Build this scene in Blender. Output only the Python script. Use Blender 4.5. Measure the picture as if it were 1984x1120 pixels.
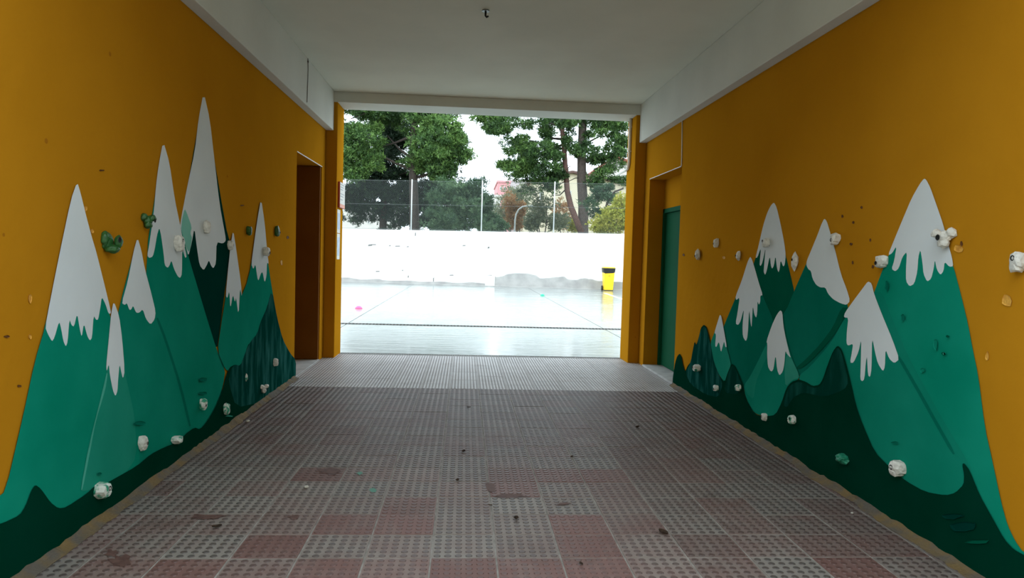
import bpy, bmesh, math, random
import numpy as np
from mathutils import Vector, Matrix, noise as mnoise

for o in list(bpy.data.objects):
    bpy.data.objects.remove(o, do_unlink=True)
scene = bpy.context.scene
COL = scene.collection

# ------------------------------------------------------------------ camera
F_PX, YAW, PITCH, ROLL, EYE = 1323.14, 0.0701, -0.0492, 0.0284, 1.5
FW = Vector((math.sin(YAW) * math.cos(PITCH), math.cos(YAW) * math.cos(PITCH), math.sin(PITCH)))
RT = Vector((math.cos(YAW), -math.sin(YAW), 0.0))
UP = RT.cross(FW)
R2 = RT * math.cos(ROLL) + UP * math.sin(ROLL)
U2 = -RT * math.sin(ROLL) + UP * math.cos(ROLL)
cam_data = bpy.data.cameras.new('camera')
cam = bpy.data.objects.new('camera', cam_data)
COL.objects.link(cam)
m = Matrix((R2, U2, -FW)).transposed().to_4x4()
m.translation = Vector((0, 0, EYE))
cam.matrix_world = m
cam_data.sensor_fit = 'HORIZONTAL'
cam_data.sensor_width = 36.0
cam_data.lens = F_PX / 1984 * 36.0
cam_data.clip_end = 600
cam_data.clip_start = 0.05
scene.camera = cam

# ------------------------------------------------------------------ sky and exposure
world = bpy.data.worlds.new('overcast_sky')
scene.world = world
world.use_nodes = True
bg = world.node_tree.nodes['Background']
bg.inputs[0].default_value = (0.82, 0.95, 1.04, 1)
bg.inputs[1].default_value = 3.2
scene.view_settings.view_transform = 'Standard'
scene.view_settings.look = 'None'
scene.view_settings.gamma = 1.0
scene.view_settings.use_curve_mapping = False
scene.view_settings.exposure = 0.1

# ------------------------------------------------------------------ measured geometry (metres)
XL, XR = -1.947, 2.531          # passage walls
PL, PR = -1.790, 2.374          # inner faces of the end pillars
YN, YP, YB = 2.5, 9.633, 10.125  # near end, pillar front, pillar back
HB, HC, HT = 3.144, 3.677, 3.534  # side beam underside, ceiling, end beam underside
SB = 0.105                       # side beam projection


def ray(px, py):
    x, y = px - 992, py - 560
    return FW + R2 * (x / F_PX) - U2 * (y / F_PX)


def on_x(px, py, X):
    d = ray(px, py)
    return Vector((0, 0, EYE)) + d * (X / d.x)


def on_y(px, py, Y):
    d = ray(px, py)
    return Vector((0, 0, EYE)) + d * (Y / d.y)


def on_z(px, py, Z=0.0):
    d = ray(px, py)
    return Vector((0, 0, EYE)) + d * ((Z - EYE) / d.z)


# ------------------------------------------------------------------ helpers
def lin(c):
    return tuple(((v / 255) / 12.92 if v / 255 <= 0.04045 else ((v / 255 + 0.055) / 1.055) ** 2.4) for v in c) + (1.0,)


def N(nt, kind, **kw):
    n = nt.nodes.new(kind)
    for k, v in kw.items():
        setattr(n, k, v)
    return n


def new_mat(name):
    mt = bpy.data.materials.new(name)
    mt.use_nodes = True
    return mt, mt.node_tree, mt.node_tree.nodes['Principled BSDF']


def mat(name, c1, c2=None, scale=3.0, rough=0.6, bump=0.0, bump_scale=40.0, stretch=(1, 1, 1), detail=5.0, lo=0.35, hi=0.65,
        metallic=0.0, spec=0.5, ior=1.5):
    """two-tone paint or stone: noise in object space mixes two colours"""
    mt, nt, bs = new_mat(name)
    bs.inputs['Roughness'].default_value = rough
    bs.inputs['Metallic'].default_value = metallic
    bs.inputs['Specular IOR Level'].default_value = spec
    bs.inputs['IOR'].default_value = ior
    geo = N(nt, 'ShaderNodeNewGeometry')
    mp = N(nt, 'ShaderNodeMapping')
    mp.inputs['Scale'].default_value = stretch
    nt.links.new(geo.outputs['Position'], mp.inputs[0])
    if c2 is None:
        bs.inputs['Base Color'].default_value = lin(c1)
    else:
        tx = N(nt, 'ShaderNodeTexNoise')
        tx.inputs['Scale'].default_value = scale
        tx.inputs['Detail'].default_value = detail
        nt.links.new(mp.outputs[0], tx.inputs['Vector'])
        rp = N(nt, 'ShaderNodeValToRGB')
        rp.color_ramp.elements[0].position = lo
        rp.color_ramp.elements[1].position = hi
        rp.color_ramp.elements[0].color = lin(c1)
        rp.color_ramp.elements[1].color = lin(c2)
        nt.links.new(tx.outputs[0], rp.inputs[0])
        nt.links.new(rp.outputs[0], bs.inputs['Base Color'])
    if bump > 0:
        t2 = N(nt, 'ShaderNodeTexNoise')
        t2.inputs['Scale'].default_value = bump_scale
        t2.inputs['Detail'].default_value = 4
        nt.links.new(mp.outputs[0], t2.inputs['Vector'])
        bp = N(nt, 'ShaderNodeBump')
        bp.inputs['Strength'].default_value = bump
        bp.inputs['Distance'].default_value = 0.01
        nt.links.new(t2.outputs[0], bp.inputs['Height'])
        nt.links.new(bp.outputs[0], bs.inputs['Normal'])
    return mt


def link(name, me, mt=None, parent=None, smooth=False):
    if mt is not None:
        for q in (mt if isinstance(mt, (list, tuple)) else [mt]):
            me.materials.append(q)
    o = bpy.data.objects.new(name, me)
    COL.objects.link(o)
    if parent is not None:
        o.parent = parent
        o.matrix_parent_inverse = Matrix.Identity(4)
    if smooth:
        me.polygons.foreach_set('use_smooth', [True] * len(me.polygons))
    return o


def pydata(name, verts, faces, mt=None, parent=None, smooth=False):
    me = bpy.data.meshes.new(name)
    me.from_pydata([tuple(v) for v in verts], [], faces)
    me.update()
    return link(name, me, mt, parent, smooth)


def from_bm(name, bm, mt=None, parent=None, smooth=False):
    me = bpy.data.meshes.new(name)
    bmesh.ops.recalc_face_normals(bm, faces=bm.faces)
    bm.to_mesh(me)
    bm.free()
    return link(name, me, mt, parent, smooth)


def bbox(bm, x0, x1, y0, y1, z0, z1):
    vs = [bm.verts.new((x, y, z)) for x in (x0, x1) for y in (y0, y1) for z in (z0, z1)]
    for f in ((0, 1, 3, 2), (4, 6, 7, 5), (0, 4, 5, 1), (2, 3, 7, 6), (0, 2, 6, 4), (1, 5, 7, 3)):
        bm.faces.new([vs[i] for i in f])
    return vs


def boxes(name, lst, mt, parent=None, bevel=0.0):
    bm = bmesh.new()
    for b in lst:
        bbox(bm, *b)
    if bevel:
        bmesh.ops.bevel(bm, geom=list(bm.edges), offset=bevel, segments=2, affect='EDGES', profile=0.5)
    return from_bm(name, bm, mt, parent)


def tube_into(bm, pts, rad, seg=8, cap=True):
    pts = [Vector(p) for p in pts]
    n = len(pts)
    rads = rad if isinstance(rad, (list, tuple)) else [rad] * n
    rings = []
    prev = None
    for i, p in enumerate(pts):
        d = (pts[min(i + 1, n - 1)] - pts[max(i - 1, 0)]).normalized()
        if prev is None:
            a = d.orthogonal().normalized()
        else:
            a = (prev - d * prev.dot(d))
            a = a.normalized() if a.length > 1e-6 else d.orthogonal().normalized()
        prev = a
        b = d.cross(a)
        rings.append([bm.verts.new(p + (a * math.cos(2 * math.pi * k / seg) + b * math.sin(2 * math.pi * k / seg)) * rads[i]) for k in range(seg)])
    for i in range(n - 1):
        for k in range(seg):
            bm.faces.new((rings[i][k], rings[i][(k + 1) % seg], rings[i + 1][(k + 1) % seg], rings[i + 1][k]))
    if cap:
        bm.faces.new(rings[0][::-1])
        bm.faces.new(rings[-1])


def tube(name, pts, rad, mt, parent=None, seg=8, smooth=True):
    bm = bmesh.new()
    tube_into(bm, pts, rad, seg)
    return from_bm(name, bm, mt, parent, smooth)


def empty(name, loc=(0, 0, 0)):
    o = bpy.data.objects.new(name, None)
    o.empty_display_size = 0.1
    o.location = loc
    COL.objects.link(o)
    return o


def rel(o):
    """parent given: keep world coordinates of a part although the parent stands elsewhere"""
    if o.parent is not None:
        o.matrix_parent_inverse = Matrix.Translation(o.parent.location).inverted()
    return o


def tag(o, label=None, cat=None, group=None, kind=None):
    if label: o['label'] = label
    if cat: o['category'] = cat
    if group: o['group'] = group
    if kind: o['kind'] = kind
    return o


def struct(o):
    o['kind'] = 'structure'
    return o


# ------------------------------------------------------------------ materials of the passage
def wall_paint(name, c1, c2, chip):
    mt, nt, bs = new_mat(name)
    bs.inputs['Roughness'].default_value = 0.8
    bs.inputs['Specular IOR Level'].default_value = 0.0
    geo = N(nt, 'ShaderNodeNewGeometry')
    n1 = N(nt, 'ShaderNodeTexNoise'); n1.inputs['Scale'].default_value = 1.3; n1.inputs['Detail'].default_value = 6
    r1 = N(nt, 'ShaderNodeValToRGB')
    r1.color_ramp.elements[0].position = 0.3; r1.color_ramp.elements[0].color = lin(c1)
    r1.color_ramp.elements[1].position = 0.7; r1.color_ramp.elements[1].color = lin(c2)
    nt.links.new(geo.outputs['Position'], n1.inputs['Vector'])
    nt.links.new(n1.outputs[0], r1.inputs[0])
    # sparse chips in the paint
    v = N(nt, 'ShaderNodeTexVoronoi'); v.inputs['Scale'].default_value = 3.6; v.inputs['Randomness'].default_value = 1.0
    nt.links.new(geo.outputs['Position'], v.inputs['Vector'])
    lt = N(nt, 'ShaderNodeMath', operation='LESS_THAN'); lt.inputs[1].default_value = 0.045
    nt.links.new(v.outputs['Distance'], lt.inputs[0])
    sp = N(nt, 'ShaderNodeSeparateColor')
    nt.links.new(v.outputs['Color'], sp.inputs[0])
    g2 = N(nt, 'ShaderNodeMath', operation='GREATER_THAN'); g2.inputs[1].default_value = 0.72
    nt.links.new(sp.outputs[0], g2.inputs[0])
    mu = N(nt, 'ShaderNodeMath', operation='MULTIPLY')
    nt.links.new(lt.outputs[0], mu.inputs[0]); nt.links.new(g2.outputs[0], mu.inputs[1])
    mx = N(nt, 'ShaderNodeMix', data_type='RGBA')
    nt.links.new(mu.outputs[0], mx.inputs[0])
    nt.links.new(r1.outputs[0], mx.inputs[6])
    mx.inputs[7].default_value = lin(chip)
    nt.links.new(mx.outputs[2], bs.inputs['Base Color'])
    n3 = N(nt, 'ShaderNodeTexNoise'); n3.inputs['Scale'].default_value = 9; n3.inputs['Detail'].default_value = 7
    nt.links.new(geo.outputs['Position'], n3.inputs['Vector'])
    bp = N(nt, 'ShaderNodeBump'); bp.inputs['Strength'].default_value = 0.35; bp.inputs['Distance'].default_value = 0.012
    ad = N(nt, 'ShaderNodeMath', operation='SUBTRACT')
    nt.links.new(n3.outputs[0], ad.inputs[0]); nt.links.new(mu.outputs[0], ad.inputs[1])
    nt.links.new(ad.outputs[0], bp.inputs['Height'])
    nt.links.new(bp.outputs[0], bs.inputs['Normal'])
    return mt


M = {}
M['orange'] = wall_paint('orange_wall_paint', (172, 116, 22), (180, 123, 26), (152, 98, 24))
M['white_ceiling'] = mat('white_ceiling_paint', (204, 202, 186), (212, 210, 194), 1.2, 0.9, 0.12, 18)
M['beam_white'] = mat('white_beam_paint', (196, 197, 188), (204, 205, 196), 1.5, 0.8, 0.15, 25)
M['mortar_bed'] = mat('tile_mortar', (112, 107, 100), (140, 135, 128), 14, 0.85, 0.4, 60)
M['fillet'] = mat('stained_mortar_fillet', (104, 84, 48), (82, 75, 65), 7, 0.9, 0.6, 60, lo=0.4, hi=0.62)
M['green_door'] = mat('green_door_paint', (4, 74, 48), (7, 80, 52), 2, 0.8, 0.05, 30, spec=0.1)
M['dark_metal'] = mat('dark_metal', (40, 40, 40), None, rough=0.5, metallic=0.6)
M['steel'] = mat('galvanised_steel', (150, 152, 150), (120, 122, 120), 30, 0.45, metallic=0.7)
M['white_plastic'] = mat('white_plastic', (225, 222, 212), None, rough=0.45)
M['cable_dark'] = mat('dark_cable', (70, 62, 50), None, rough=0.7)
M['sill'] = mat('plain_step_concrete', (150, 150, 148), (170, 170, 168), 6, 0.8, 0.3, 60)

# ------------------------------------------------------------------ room shell
W_LEFT = struct(boxes('wall_left', [(-9, XL, YN, 8.037, -0.2, HC), (-9, XL, 8.037, 9.407, 2.62, HC), (-9, XL - 0.75, 8.037, 9.407, -0.2, 2.62),
                                    (-9, XL, 9.407, YB, -0.2, HC)], M['orange']))
W_RIGHT = struct(boxes('wall_right', [(XR, 10, YN, 7.969, -0.2, HC), (XR, 10, 7.969, 9.374, 2.60, HC), (XR + 0.30, 10, 7.969, 9.374, -0.2, 2.60),
                                      (XR, 10, 9.374, YB, -0.2, HC)], M['orange']))
boxes('pillar', [(XL, PL, YP, YB, -0.1, HT)], M['orange'], W_LEFT, bevel=0.008)
boxes('pillar', [(PR, XR, YP, YB, -0.1, HT)], M['orange'], W_RIGHT, bevel=0.008)
struct(boxes('ceiling', [(-9, 10, YN, YB, HC, 7.5)], M['white_ceiling']))
struct(boxes('trim_1', [(XL, XL + SB, YN, YP, HB, HC)], M['beam_white'], bevel=0.006))
struct(boxes('trim_2', [(XR - SB, XR, YN, YP, HB, HC)], M['beam_white'], bevel=0.006))
struct(boxes('trim_3', [(XL, XR, YP, YB, HT, HC)], M['beam_white'], bevel=0.006))
# unseen wall added behind the camera to block low sky light
struct(boxes('added_light_blocker', [(-26, 26, -9.5, -8.5, -0.3, 8.0)], mat('light_blocker_render', (176, 150, 104), (184, 158, 112), 1.5, .85, .2, 12)))
# door in the right recess
DX = XR + 0.20
door = struct(boxes('door_1', [(DX, DX + 0.1, 9.314, 9.374, 0.03, 2.20), (DX, DX + 0.1, 7.969, 8.029, 0.03, 2.20), (DX, DX + 0.1, 7.969, 9.374, 2.14, 2.20)],
                    M['green_door'], bevel=0.004))
boxes('door_leaf', [(DX + 0.035, DX + 0.08, 8.03, 9.313, 0.035, 2.139)], M['green_door'], door, bevel=0.004)
bm = bmesh.new()
tube_into(bm, [(DX + 0.035, 8.16, 1.05), (DX - 0.02, 8.16, 1.05), (DX - 0.02, 8.28, 1.05)], 0.011, 8)
from_bm('door_handle', bm, M['steel'], door, True)
boxes('transom_panel', [(DX + 0.012, XR + 0.31, 7.969, 9.374, 2.20, 2.60)], M['orange'], W_RIGHT)
# brown panel added to darken the far side of the left recess
d2 = struct(boxes('jamb_shade_panel', [(XL - 0.74, XL - 0.012, 9.355, 9.40, 0.02, 2.612)], mat('jamb_shade_brown', (112, 68, 18), (104, 62, 16), 2, .8, .05, 20, spec=0.1), bevel=0.004))
# plain steps inside the two recesses
boxes('recess_step', [(XR - 0.015, XR + 0.30, 7.975, 9.37, -0.02, 0.028)], M['sill'], W_RIGHT, bevel=0.008)
boxes('recess_step', [(XL - 0.75, XL + 0.005, 8.04, 9.40, -0.02, 0.014)], M['sill'], W_LEFT, bevel=0.004)

# ------------------------------------------------------------------ floor of tiles
def tile_mat(name, grey, red, dirt, rough):
    mt, nt, bs = new_mat(name)
    bs.inputs['Roughness'].default_value = rough
    oi = N(nt, 'ShaderNodeObjectInfo')
    sp = N(nt, 'ShaderNodeSeparateColor')
    nt.links.new(oi.outputs['Color'], sp.inputs[0])
    mx = N(nt, 'ShaderNodeMix', data_type='RGBA')
    mx.inputs[6].default_value = lin(grey); mx.inputs[7].default_value = lin(red)
    geo = N(nt, 'ShaderNodeNewGeometry')
    n1 = N(nt, 'ShaderNodeTexNoise'); n1.inputs['Scale'].default_value = 5.0; n1.inputs['Detail'].default_value = 6; n1.inputs['Roughness'].default_value = 0.65
    nt.links.new(geo.outputs['Position'], n1.inputs['Vector'])
    # redness of the tile, worn in patches
    a = N(nt, 'ShaderNodeMath', operation='MULTIPLY_ADD'); a.inputs[1].default_value = 1.5; a.inputs[2].default_value = -0.75
    nt.links.new(n1.outputs[0], a.inputs[0])
    b = N(nt, 'ShaderNodeMath', operation='ADD', use_clamp=True)
    nt.links.new(a.outputs[0], b.inputs[0]); nt.links.new(sp.outputs[0], b.inputs[1])
    nt.links.new(b.outputs[0], mx.inputs[0])
    # stains
    n2 = N(nt, 'ShaderNodeTexNoise'); n2.inputs['Scale'].default_value = 1.7; n2.inputs['Detail'].default_value = 8; n2.inputs['Roughness'].default_value = 0.7
    nt.links.new(geo.outputs['Position'], n2.inputs['Vector'])
    r2 = N(nt, 'ShaderNodeValToRGB')
    r2.color_ramp.elements[0].position = 0.56; r2.color_ramp.elements[0].color = (0, 0, 0, 1)
    r2.color_ramp.elements[1].position = 0.72; r2.color_ramp.elements[1].color = (0.75, 0.75, 0.75, 1)
    nt.links.new(n2.outputs[0], r2.inputs[0])
    m2 = N(nt, 'ShaderNodeMix', data_type='RGBA')
    nt.links.new(r2.outputs[0], m2.inputs[0]); nt.links.new(mx.outputs[2], m2.inputs[6]); m2.inputs[7].default_value = lin(dirt)
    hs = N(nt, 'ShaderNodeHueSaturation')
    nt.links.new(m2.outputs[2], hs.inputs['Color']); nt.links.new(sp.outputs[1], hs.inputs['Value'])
    nt.links.new(hs.outputs[0], bs.inputs['Base Color'])
    return mt


M['tile_body'] = tile_mat('worn_tile_body', (124, 117, 110), (104, 74, 68), (80, 63, 55), 0.62)
M['tile_stud'] = tile_mat('worn_tile_studs', (78, 71, 67), (88, 61, 56), (62, 48, 43), 0.5)
M['paver_body'] = tile_mat('grey_paver_body', (176, 174, 173), (164, 160, 158), (146, 141, 136), 0.5)
M['paver_stud'] = tile_mat('grey_paver_studs', (150, 147, 147), (140, 135, 134), (118, 112, 108), 0.45)

TW, TL = 0.3225, 0.2835
TX0, TY0 = -0.453, 3.31
floor = struct(boxes('floor', [(XL - 0.02, XR + 0.02, YN, YB, -0.2, -0.0022)], M['mortar_bed']))


def tile_mesh(name, w, l, nx, ny, r, hgt, mats, joint=0.007):
    bm = bmesh.new()
    x0, x1, y0, y1 = -w / 2 + joint / 2, w / 2 - joint / 2, -l / 2 + joint / 2, l / 2 - joint / 2
    c = 0.0015
    top = [bm.verts.new(p) for p in ((x0 + c, y0 + c, 0), (x1 - c, y0 + c, 0), (x1 - c, y1 - c, 0), (x0 + c, y1 - c, 0))]
    bot = [bm.verts.new(p) for p in ((x0, y0, -0.009), (x1, y0, -0.009), (x1, y1, -0.009), (x0, y1, -0.009))]
    bm.faces.new(top)
    for k in range(4):
        bm.faces.new((bot[k], bot[(k + 1) % 4], top[(k + 1) % 4], top[k]))
    for i in range(nx):
        for j in range(ny):
            cx, cy = (x0 + (x1 - x0) * (i + .5) / nx), (y0 + (y1 - y0) * (j + .5) / ny)
            a = [bm.verts.new((cx + r * math.cos(t * math.pi / 4), cy + r * 0.92 * math.sin(t * math.pi / 4), 0)) for t in range(8)]
            b = [bm.verts.new((cx + r * .8 * math.cos(t * math.pi / 4), cy + r * .74 * math.sin(t * math.pi / 4), hgt)) for t in range(8)]
            f = bm.faces.new(b); f.material_index = 1
            for t in range(8):
                f = bm.faces.new((a[t], a[(t + 1) % 8], b[(t + 1) % 8], b[t])); f.material_index = 1
    me = bpy.data.meshes.new(name)
    bm.to_mesh(me)
    bm.free()
    for q in mats:
        me.materials.append(q)
    return me


tile_me = tile_mesh('floor_tile', TW, TL, 6, 6, 0.0185, 0.003, [M['tile_body'], M['tile_stud']])
rng = random.Random(5)
red_px = [(800, 985), (700, 1018), (950, 925), (1000, 940), (1110, 1000), (1110, 1040), (440, 1085), (330, 1090), (660, 1095), (900, 1100), (1060, 930),
          (640, 915), (1180, 915), (1700, 1105), (1130, 1100), (760, 1000), (530, 1040), (1010, 1100)]
red_cells = set()
for p in red_px:
    w = on_z(*p)
    red_cells.add((math.floor((w.x - TX0) / TW), math.floor((w.y - TY0) / TL)))
ROWS1 = range(-2, 15)          # rows that end at the change of paving
Y1 = TY0 + 15 * TL
for j in ROWS1:
    for i in range(-5, 10):
        xa, xb = TX0 + i * TW, TX0 + (i + 1) * TW
        if xb < XL + 0.05 or xa > XR - 0.05:
            continue
        o = bpy.data.objects.new('floor_tile', tile_me)
        COL.objects.link(o)
        o.parent = floor
        o.location = ((xa + xb) / 2, TY0 + (j + .5) * TL, rng.uniform(-0.0012, 0.0012))
        o.rotation_euler = (rng.uniform(-.003, .003), rng.uniform(-.003, .003), rng.uniform(-.004, .004))
        red = 0.3 + rng.uniform(-.3, .35)
        if (i, j) in red_cells:
            red = 0.95
        if j > 5:
            red = 0.45 + rng.uniform(-.2, .25)
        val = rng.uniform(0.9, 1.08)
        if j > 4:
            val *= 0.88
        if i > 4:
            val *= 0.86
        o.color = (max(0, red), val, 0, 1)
# grey pavers nearer the yard
PW, PLN = TW, 0.2815
paver_me = tile_mesh('grey_paver', PW, PLN, 9, 8, 0.0125, 0.0025, [M['paver_body'], M['paver_stud']], joint=0.0025)
ny2 = 9
for j in range(ny2):
    for i in range(-5, 10):
        xa, xb = TX0 + i * PW, TX0 + (i + 1) * PW
        if xb < XL + 0.05 or xa > XR - 0.05:
            continue
        o = bpy.data.objects.new('grey_paver', paver_me)
        COL.objects.link(o)
        o.parent = floor
        o.location = ((xa + xb) / 2, Y1 + (j + .5) * (9.985 - Y1) / ny2, rng.uniform(-0.0008, 0.0008))
        o.scale = (1, (9.985 - Y1) / ny2 / PLN, 1)
        o.color = (rng.uniform(0, .5), rng.uniform(0.95, 1.05), 0, 1)
# paving nearer the camera than the picture reaches
tag(boxes('tile_field', [(XL, XR, YN, TY0 - 2 * TL - 0.004, -0.009, 0)], M['tile_body'], floor), kind='stuff')
bpy.data.objects['tile_field'].color = (0.3, 0.9, 0, 1)


# mortar fillets that run along the foot of both walls
def fillet(name, xw, sgn, y0, y1, seed):
    r = random.Random(seed)
    vs, fs = [], []
    n = int((y1 - y0) / 0.05)
    for k in range(n + 1):
        y = y0 + (y1 - y0) * k / n
        w = 0.062 + 0.03 * mnoise.noise(Vector((y * 2.3, seed, 0))) + r.uniform(-.008, .008)
        hh = 0.034 + 0.014 * mnoise.noise(Vector((y * 3.1, seed + 7, 0))) + r.uniform(-.006, .006)
        vs += [(xw - sgn * .01, y, hh), (xw + sgn * 0.012, y, hh), (xw + sgn * w * .45, y, hh * .52 + r.uniform(-.004, .004)), (xw + sgn * w, y, 0.0035), (xw + sgn * w, y, -0.01)]
    for k in range(n):
        for q in range(4):
            a = k * 5 + q
            f = (a, a + 1, a + 6, a + 5)
            fs.append(f if sgn < 0 else f[::-1])
    return struct(pydata(name, vs, fs, M['fillet']))


fillet('baseboard_left', XL, 1, YN, 8.03, 3)
fillet('baseboard_right', XR, -1, YN, 7.96, 9)

# drain grate at the threshold
gr = empty('drain_grate', (0.29, 10.05, 0))
tag(gr, 'thin metal drain grate across the threshold between the orange pillars', 'drain grate')
bm = bmesh.new()
for y in (9.99, 10.112):
    bbox(bm, PL + .005, PR - .005, y, y + 0.012, -0.03, 0.004)
rel(from_bm('grate_frame', bm, M['steel'], gr))
bm = bmesh.new()
x = PL + 0.02
while x < PR - 0.02:
    bbox(bm, x, x + 0.014, 10.002, 10.112, -0.02, 0.002)
    x += 0.034
tag(rel(from_bm('grate_bars', bm, M['dark_metal'], gr)), kind='stuff')

# ------------------------------------------------------------------ murals
def chaikin(pts, it=1, q=0.2, closed=True):
    for _ in range(it):
        out = []
        for a, b in zip(pts, pts[1:] + (pts[:1] if closed else [])):
            out.append((a[0] + (b[0] - a[0]) * q, a[1] + (b[1] - a[1]) * q))
            out.append((a[0] + (b[0] - a[0]) * (1 - q), a[1] + (b[1] - a[1]) * (1 - q)))
        pts = out
    return pts


def paint(name, c, v=10, rough=0.85, scale=2.5):
    lo_ = tuple(max(0, k - v) for k in c)
    hi_ = tuple(min(255, k + v) for k in c)
    return mat(name, lo_, hi_, scale, rough, 0.3, 9, lo=0.25, hi=0.75, spec=0.0)


def brushed(name, dark, light, lo=0.5, hi=0.8):
    return mat(name, dark, light, 5.0, 0.85, 0.25, 12, stretch=(1, 2.2, 0.6), detail=8, lo=lo, hi=hi, spec=0.0)


M['snow'] = paint('snow_white_paint', (206, 212, 214), 5)
M['g_bright'] = paint('bright_green_paint', (14, 128, 104), 7)
M['g_mid'] = paint('mid_green_paint', (16, 122, 100), 7)
M['g_soft'] = paint('soft_green_paint', (30, 130, 108), 8)
M['g_deep'] = paint('deep_green_paint', (8, 100, 82), 6)
M['g_shade'] = paint('shaded_green_paint', (3, 80, 60), 5)
M['g_teal'] = paint('dark_teal_paint', (1, 50, 42), 4)
M['g_base'] = paint('darkest_green_paint', (0, 48, 34), 4)
M['g_pale'] = paint('pale_green_paint', (72, 160, 140), 12)
M['g_soft2'] = paint('milky_green_paint', (48, 138, 118), 9)
M['g_wash'] = paint('thin_green_wash', (120, 182, 166), 14)
M['g_brush'] = brushed('brushed_teal_paint', (4, 58, 50), (58, 120, 114), 0.45, 0.95)
M['g_brush2'] = brushed('brushed_dark_paint', (3, 52, 42), (32, 92, 82), 0.45, 1.0)


class Mural:
    def __init__(self, X, sgn, label):
        self.X, self.sgn, self.n = X, sgn, 1
        self.root = empty('mountain_mural', (X, 5.5 if X < 0 else 5.3, 0))
        tag(self.root, label, 'mural')

    def poly(self, name, pts, mt, parent=None, smooth=1, extra=None, q=0.2, label=None):
        p2 = chaikin(pts, smooth, q, extra is None) if smooth else pts
        off = 0.0012 + 0.0005 * self.n
        self.n += 1
        ws = [on_x(px, py, self.X) for px, py in p2]
        yz = [(w.y, w.z) for w in ws]
        if extra:
            yz += extra
        vs = [Vector((self.X + self.sgn * off, y, max(z, 0.012))) for y, z in yz]
        area = sum(a[0] * b[1] - b[0] * a[1] for a, b in zip(yz, yz[1:] + yz[:1]))
        idx = list(range(len(vs)))
        if (area > 0) != (self.sgn > 0):
            idx = idx[::-1]
        base = self.root.location
        o = pydata(name, vs, [idx], mt, parent or self.root)
        o.matrix_parent_inverse = Matrix.Translation(base).inverted() if (parent is None) else Matrix.Identity(4)
        if label:
            o['label'] = label
        return o


def strip(a, w0, w1):
    """closed outline around a polyline a, w0 px to one side, w1 to the other (horizontal)"""
    return [(x - w0, y) for x, y in a] + [(x + w1, y) for x, y in a[::-1]]


ml = Mural(XL, 1, 'green and white mountain range painted on the left orange wall')
# tall dark mountain
A = ml.poly('painted_mountain', [(394, 182), (437, 440), (447, 475), (428, 620), (419, 684), (380, 640), (340, 500), (349, 440)], M['g_teal'],
            label='dark teal mountain with the tallest white peak')
ml.poly('snow_cap', [(394, 178), (384, 231), (377, 292), (361, 367), (350, 424), (348, 442), (356, 475), (364, 498), (371, 470), (376, 441), (381, 481), (386, 514), (394, 524),
                     (400, 514), (404, 504), (409, 516), (413, 520), (418, 510), (419, 469), (431, 472), (437, 467), (436, 456), (425, 396), (415, 310), (406, 231)], M['snow'], A)
ml.poly('green_smudge', [(357, 404), (361, 412), (371, 440), (368, 452), (372, 462), (366, 490), (360, 480), (350, 446), (352, 425)], M['g_wash'], A)
# second mountain
B = ml.poly('painted_mountain', [(315, 280), (345, 425), (365, 500), (395, 600), (419, 678), (436, 716), (432, 745), (418, 800), (395, 850), (360, 875), (320, 890), (290, 700), (279, 510)], M['g_mid'],
            label='green mountain with a tall double-lobed white cap')
ml.poly('snow_cap', [(315, 273), (306, 321), (301, 360), (297, 410), (288, 474), (284, 495), (288, 500), (295, 497), (299, 481), (303, 456), (307.5, 441), (311, 456), (316, 492), (318, 514),
                     (323.6, 519), (327, 515), (331, 504), (336, 521), (343, 535), (348, 539), (351.5, 531), (352, 481), (357.5, 500), (361, 497), (354, 468), (347, 431), (338, 389), (327, 314)], M['snow'], B)
# third mountain
Cc = ml.poly('painted_mountain', [(264, 466), (300, 604), (318, 655), (346, 744), (370, 850), (340, 880), (277, 915), (240, 930), (205, 720), (230, 592)], M['g_mid'],
             label='green mountain with a small white cap and one long lobe')
ml.poly('painted_shadow', strip([(302, 616), (318, 657), (346, 744), (366, 826)], 1.5, 3.5), M['g_deep'], Cc)
ml.poly('snow_cap', [(264.7, 460), (257, 487), (246, 544), (234, 587), (240, 591), (244, 587), (249, 601), (253, 599), (256, 592), (262, 606), (268, 606), (275, 599), (281, 618), (290, 629),
                     (298, 619), (300, 604), (292, 570), (279, 521), (272, 484)], M['snow'], Cc)
# big left mountain
D = ml.poly('painted_mountain', [(146, 358), (208, 607), (226, 640), (236, 760), (275, 900), (240, 935), (200, 965), (155, 1000), (100, 1012), (40, 1030), (-70, 1060), (-70, 1000), (-10, 966), (8, 952),
                                 (41, 812), (65, 700), (86, 630)], M['g_bright'], label='broad bright green mountain with a wide white cap at the edge')
ml.poly('snow_cap', [(147, 352), (135, 386), (112, 495), (94, 585), (85, 634), (90, 647), (98, 662), (103, 654), (112, 622), (116, 637), (120, 660), (125, 672), (128.6, 662), (132, 618), (136, 630),
                     (141, 633), (147, 607), (152, 637), (156, 654), (160, 626), (167, 652), (172, 660), (176, 654), (179, 611), (184, 620), (188, 619), (192, 596), (195, 575), (202, 589), (208, 608),
                     (213, 607), (210, 592), (199, 547), (184, 487), (176, 461), (165, 420), (154, 375)], M['snow'], D)
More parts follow.
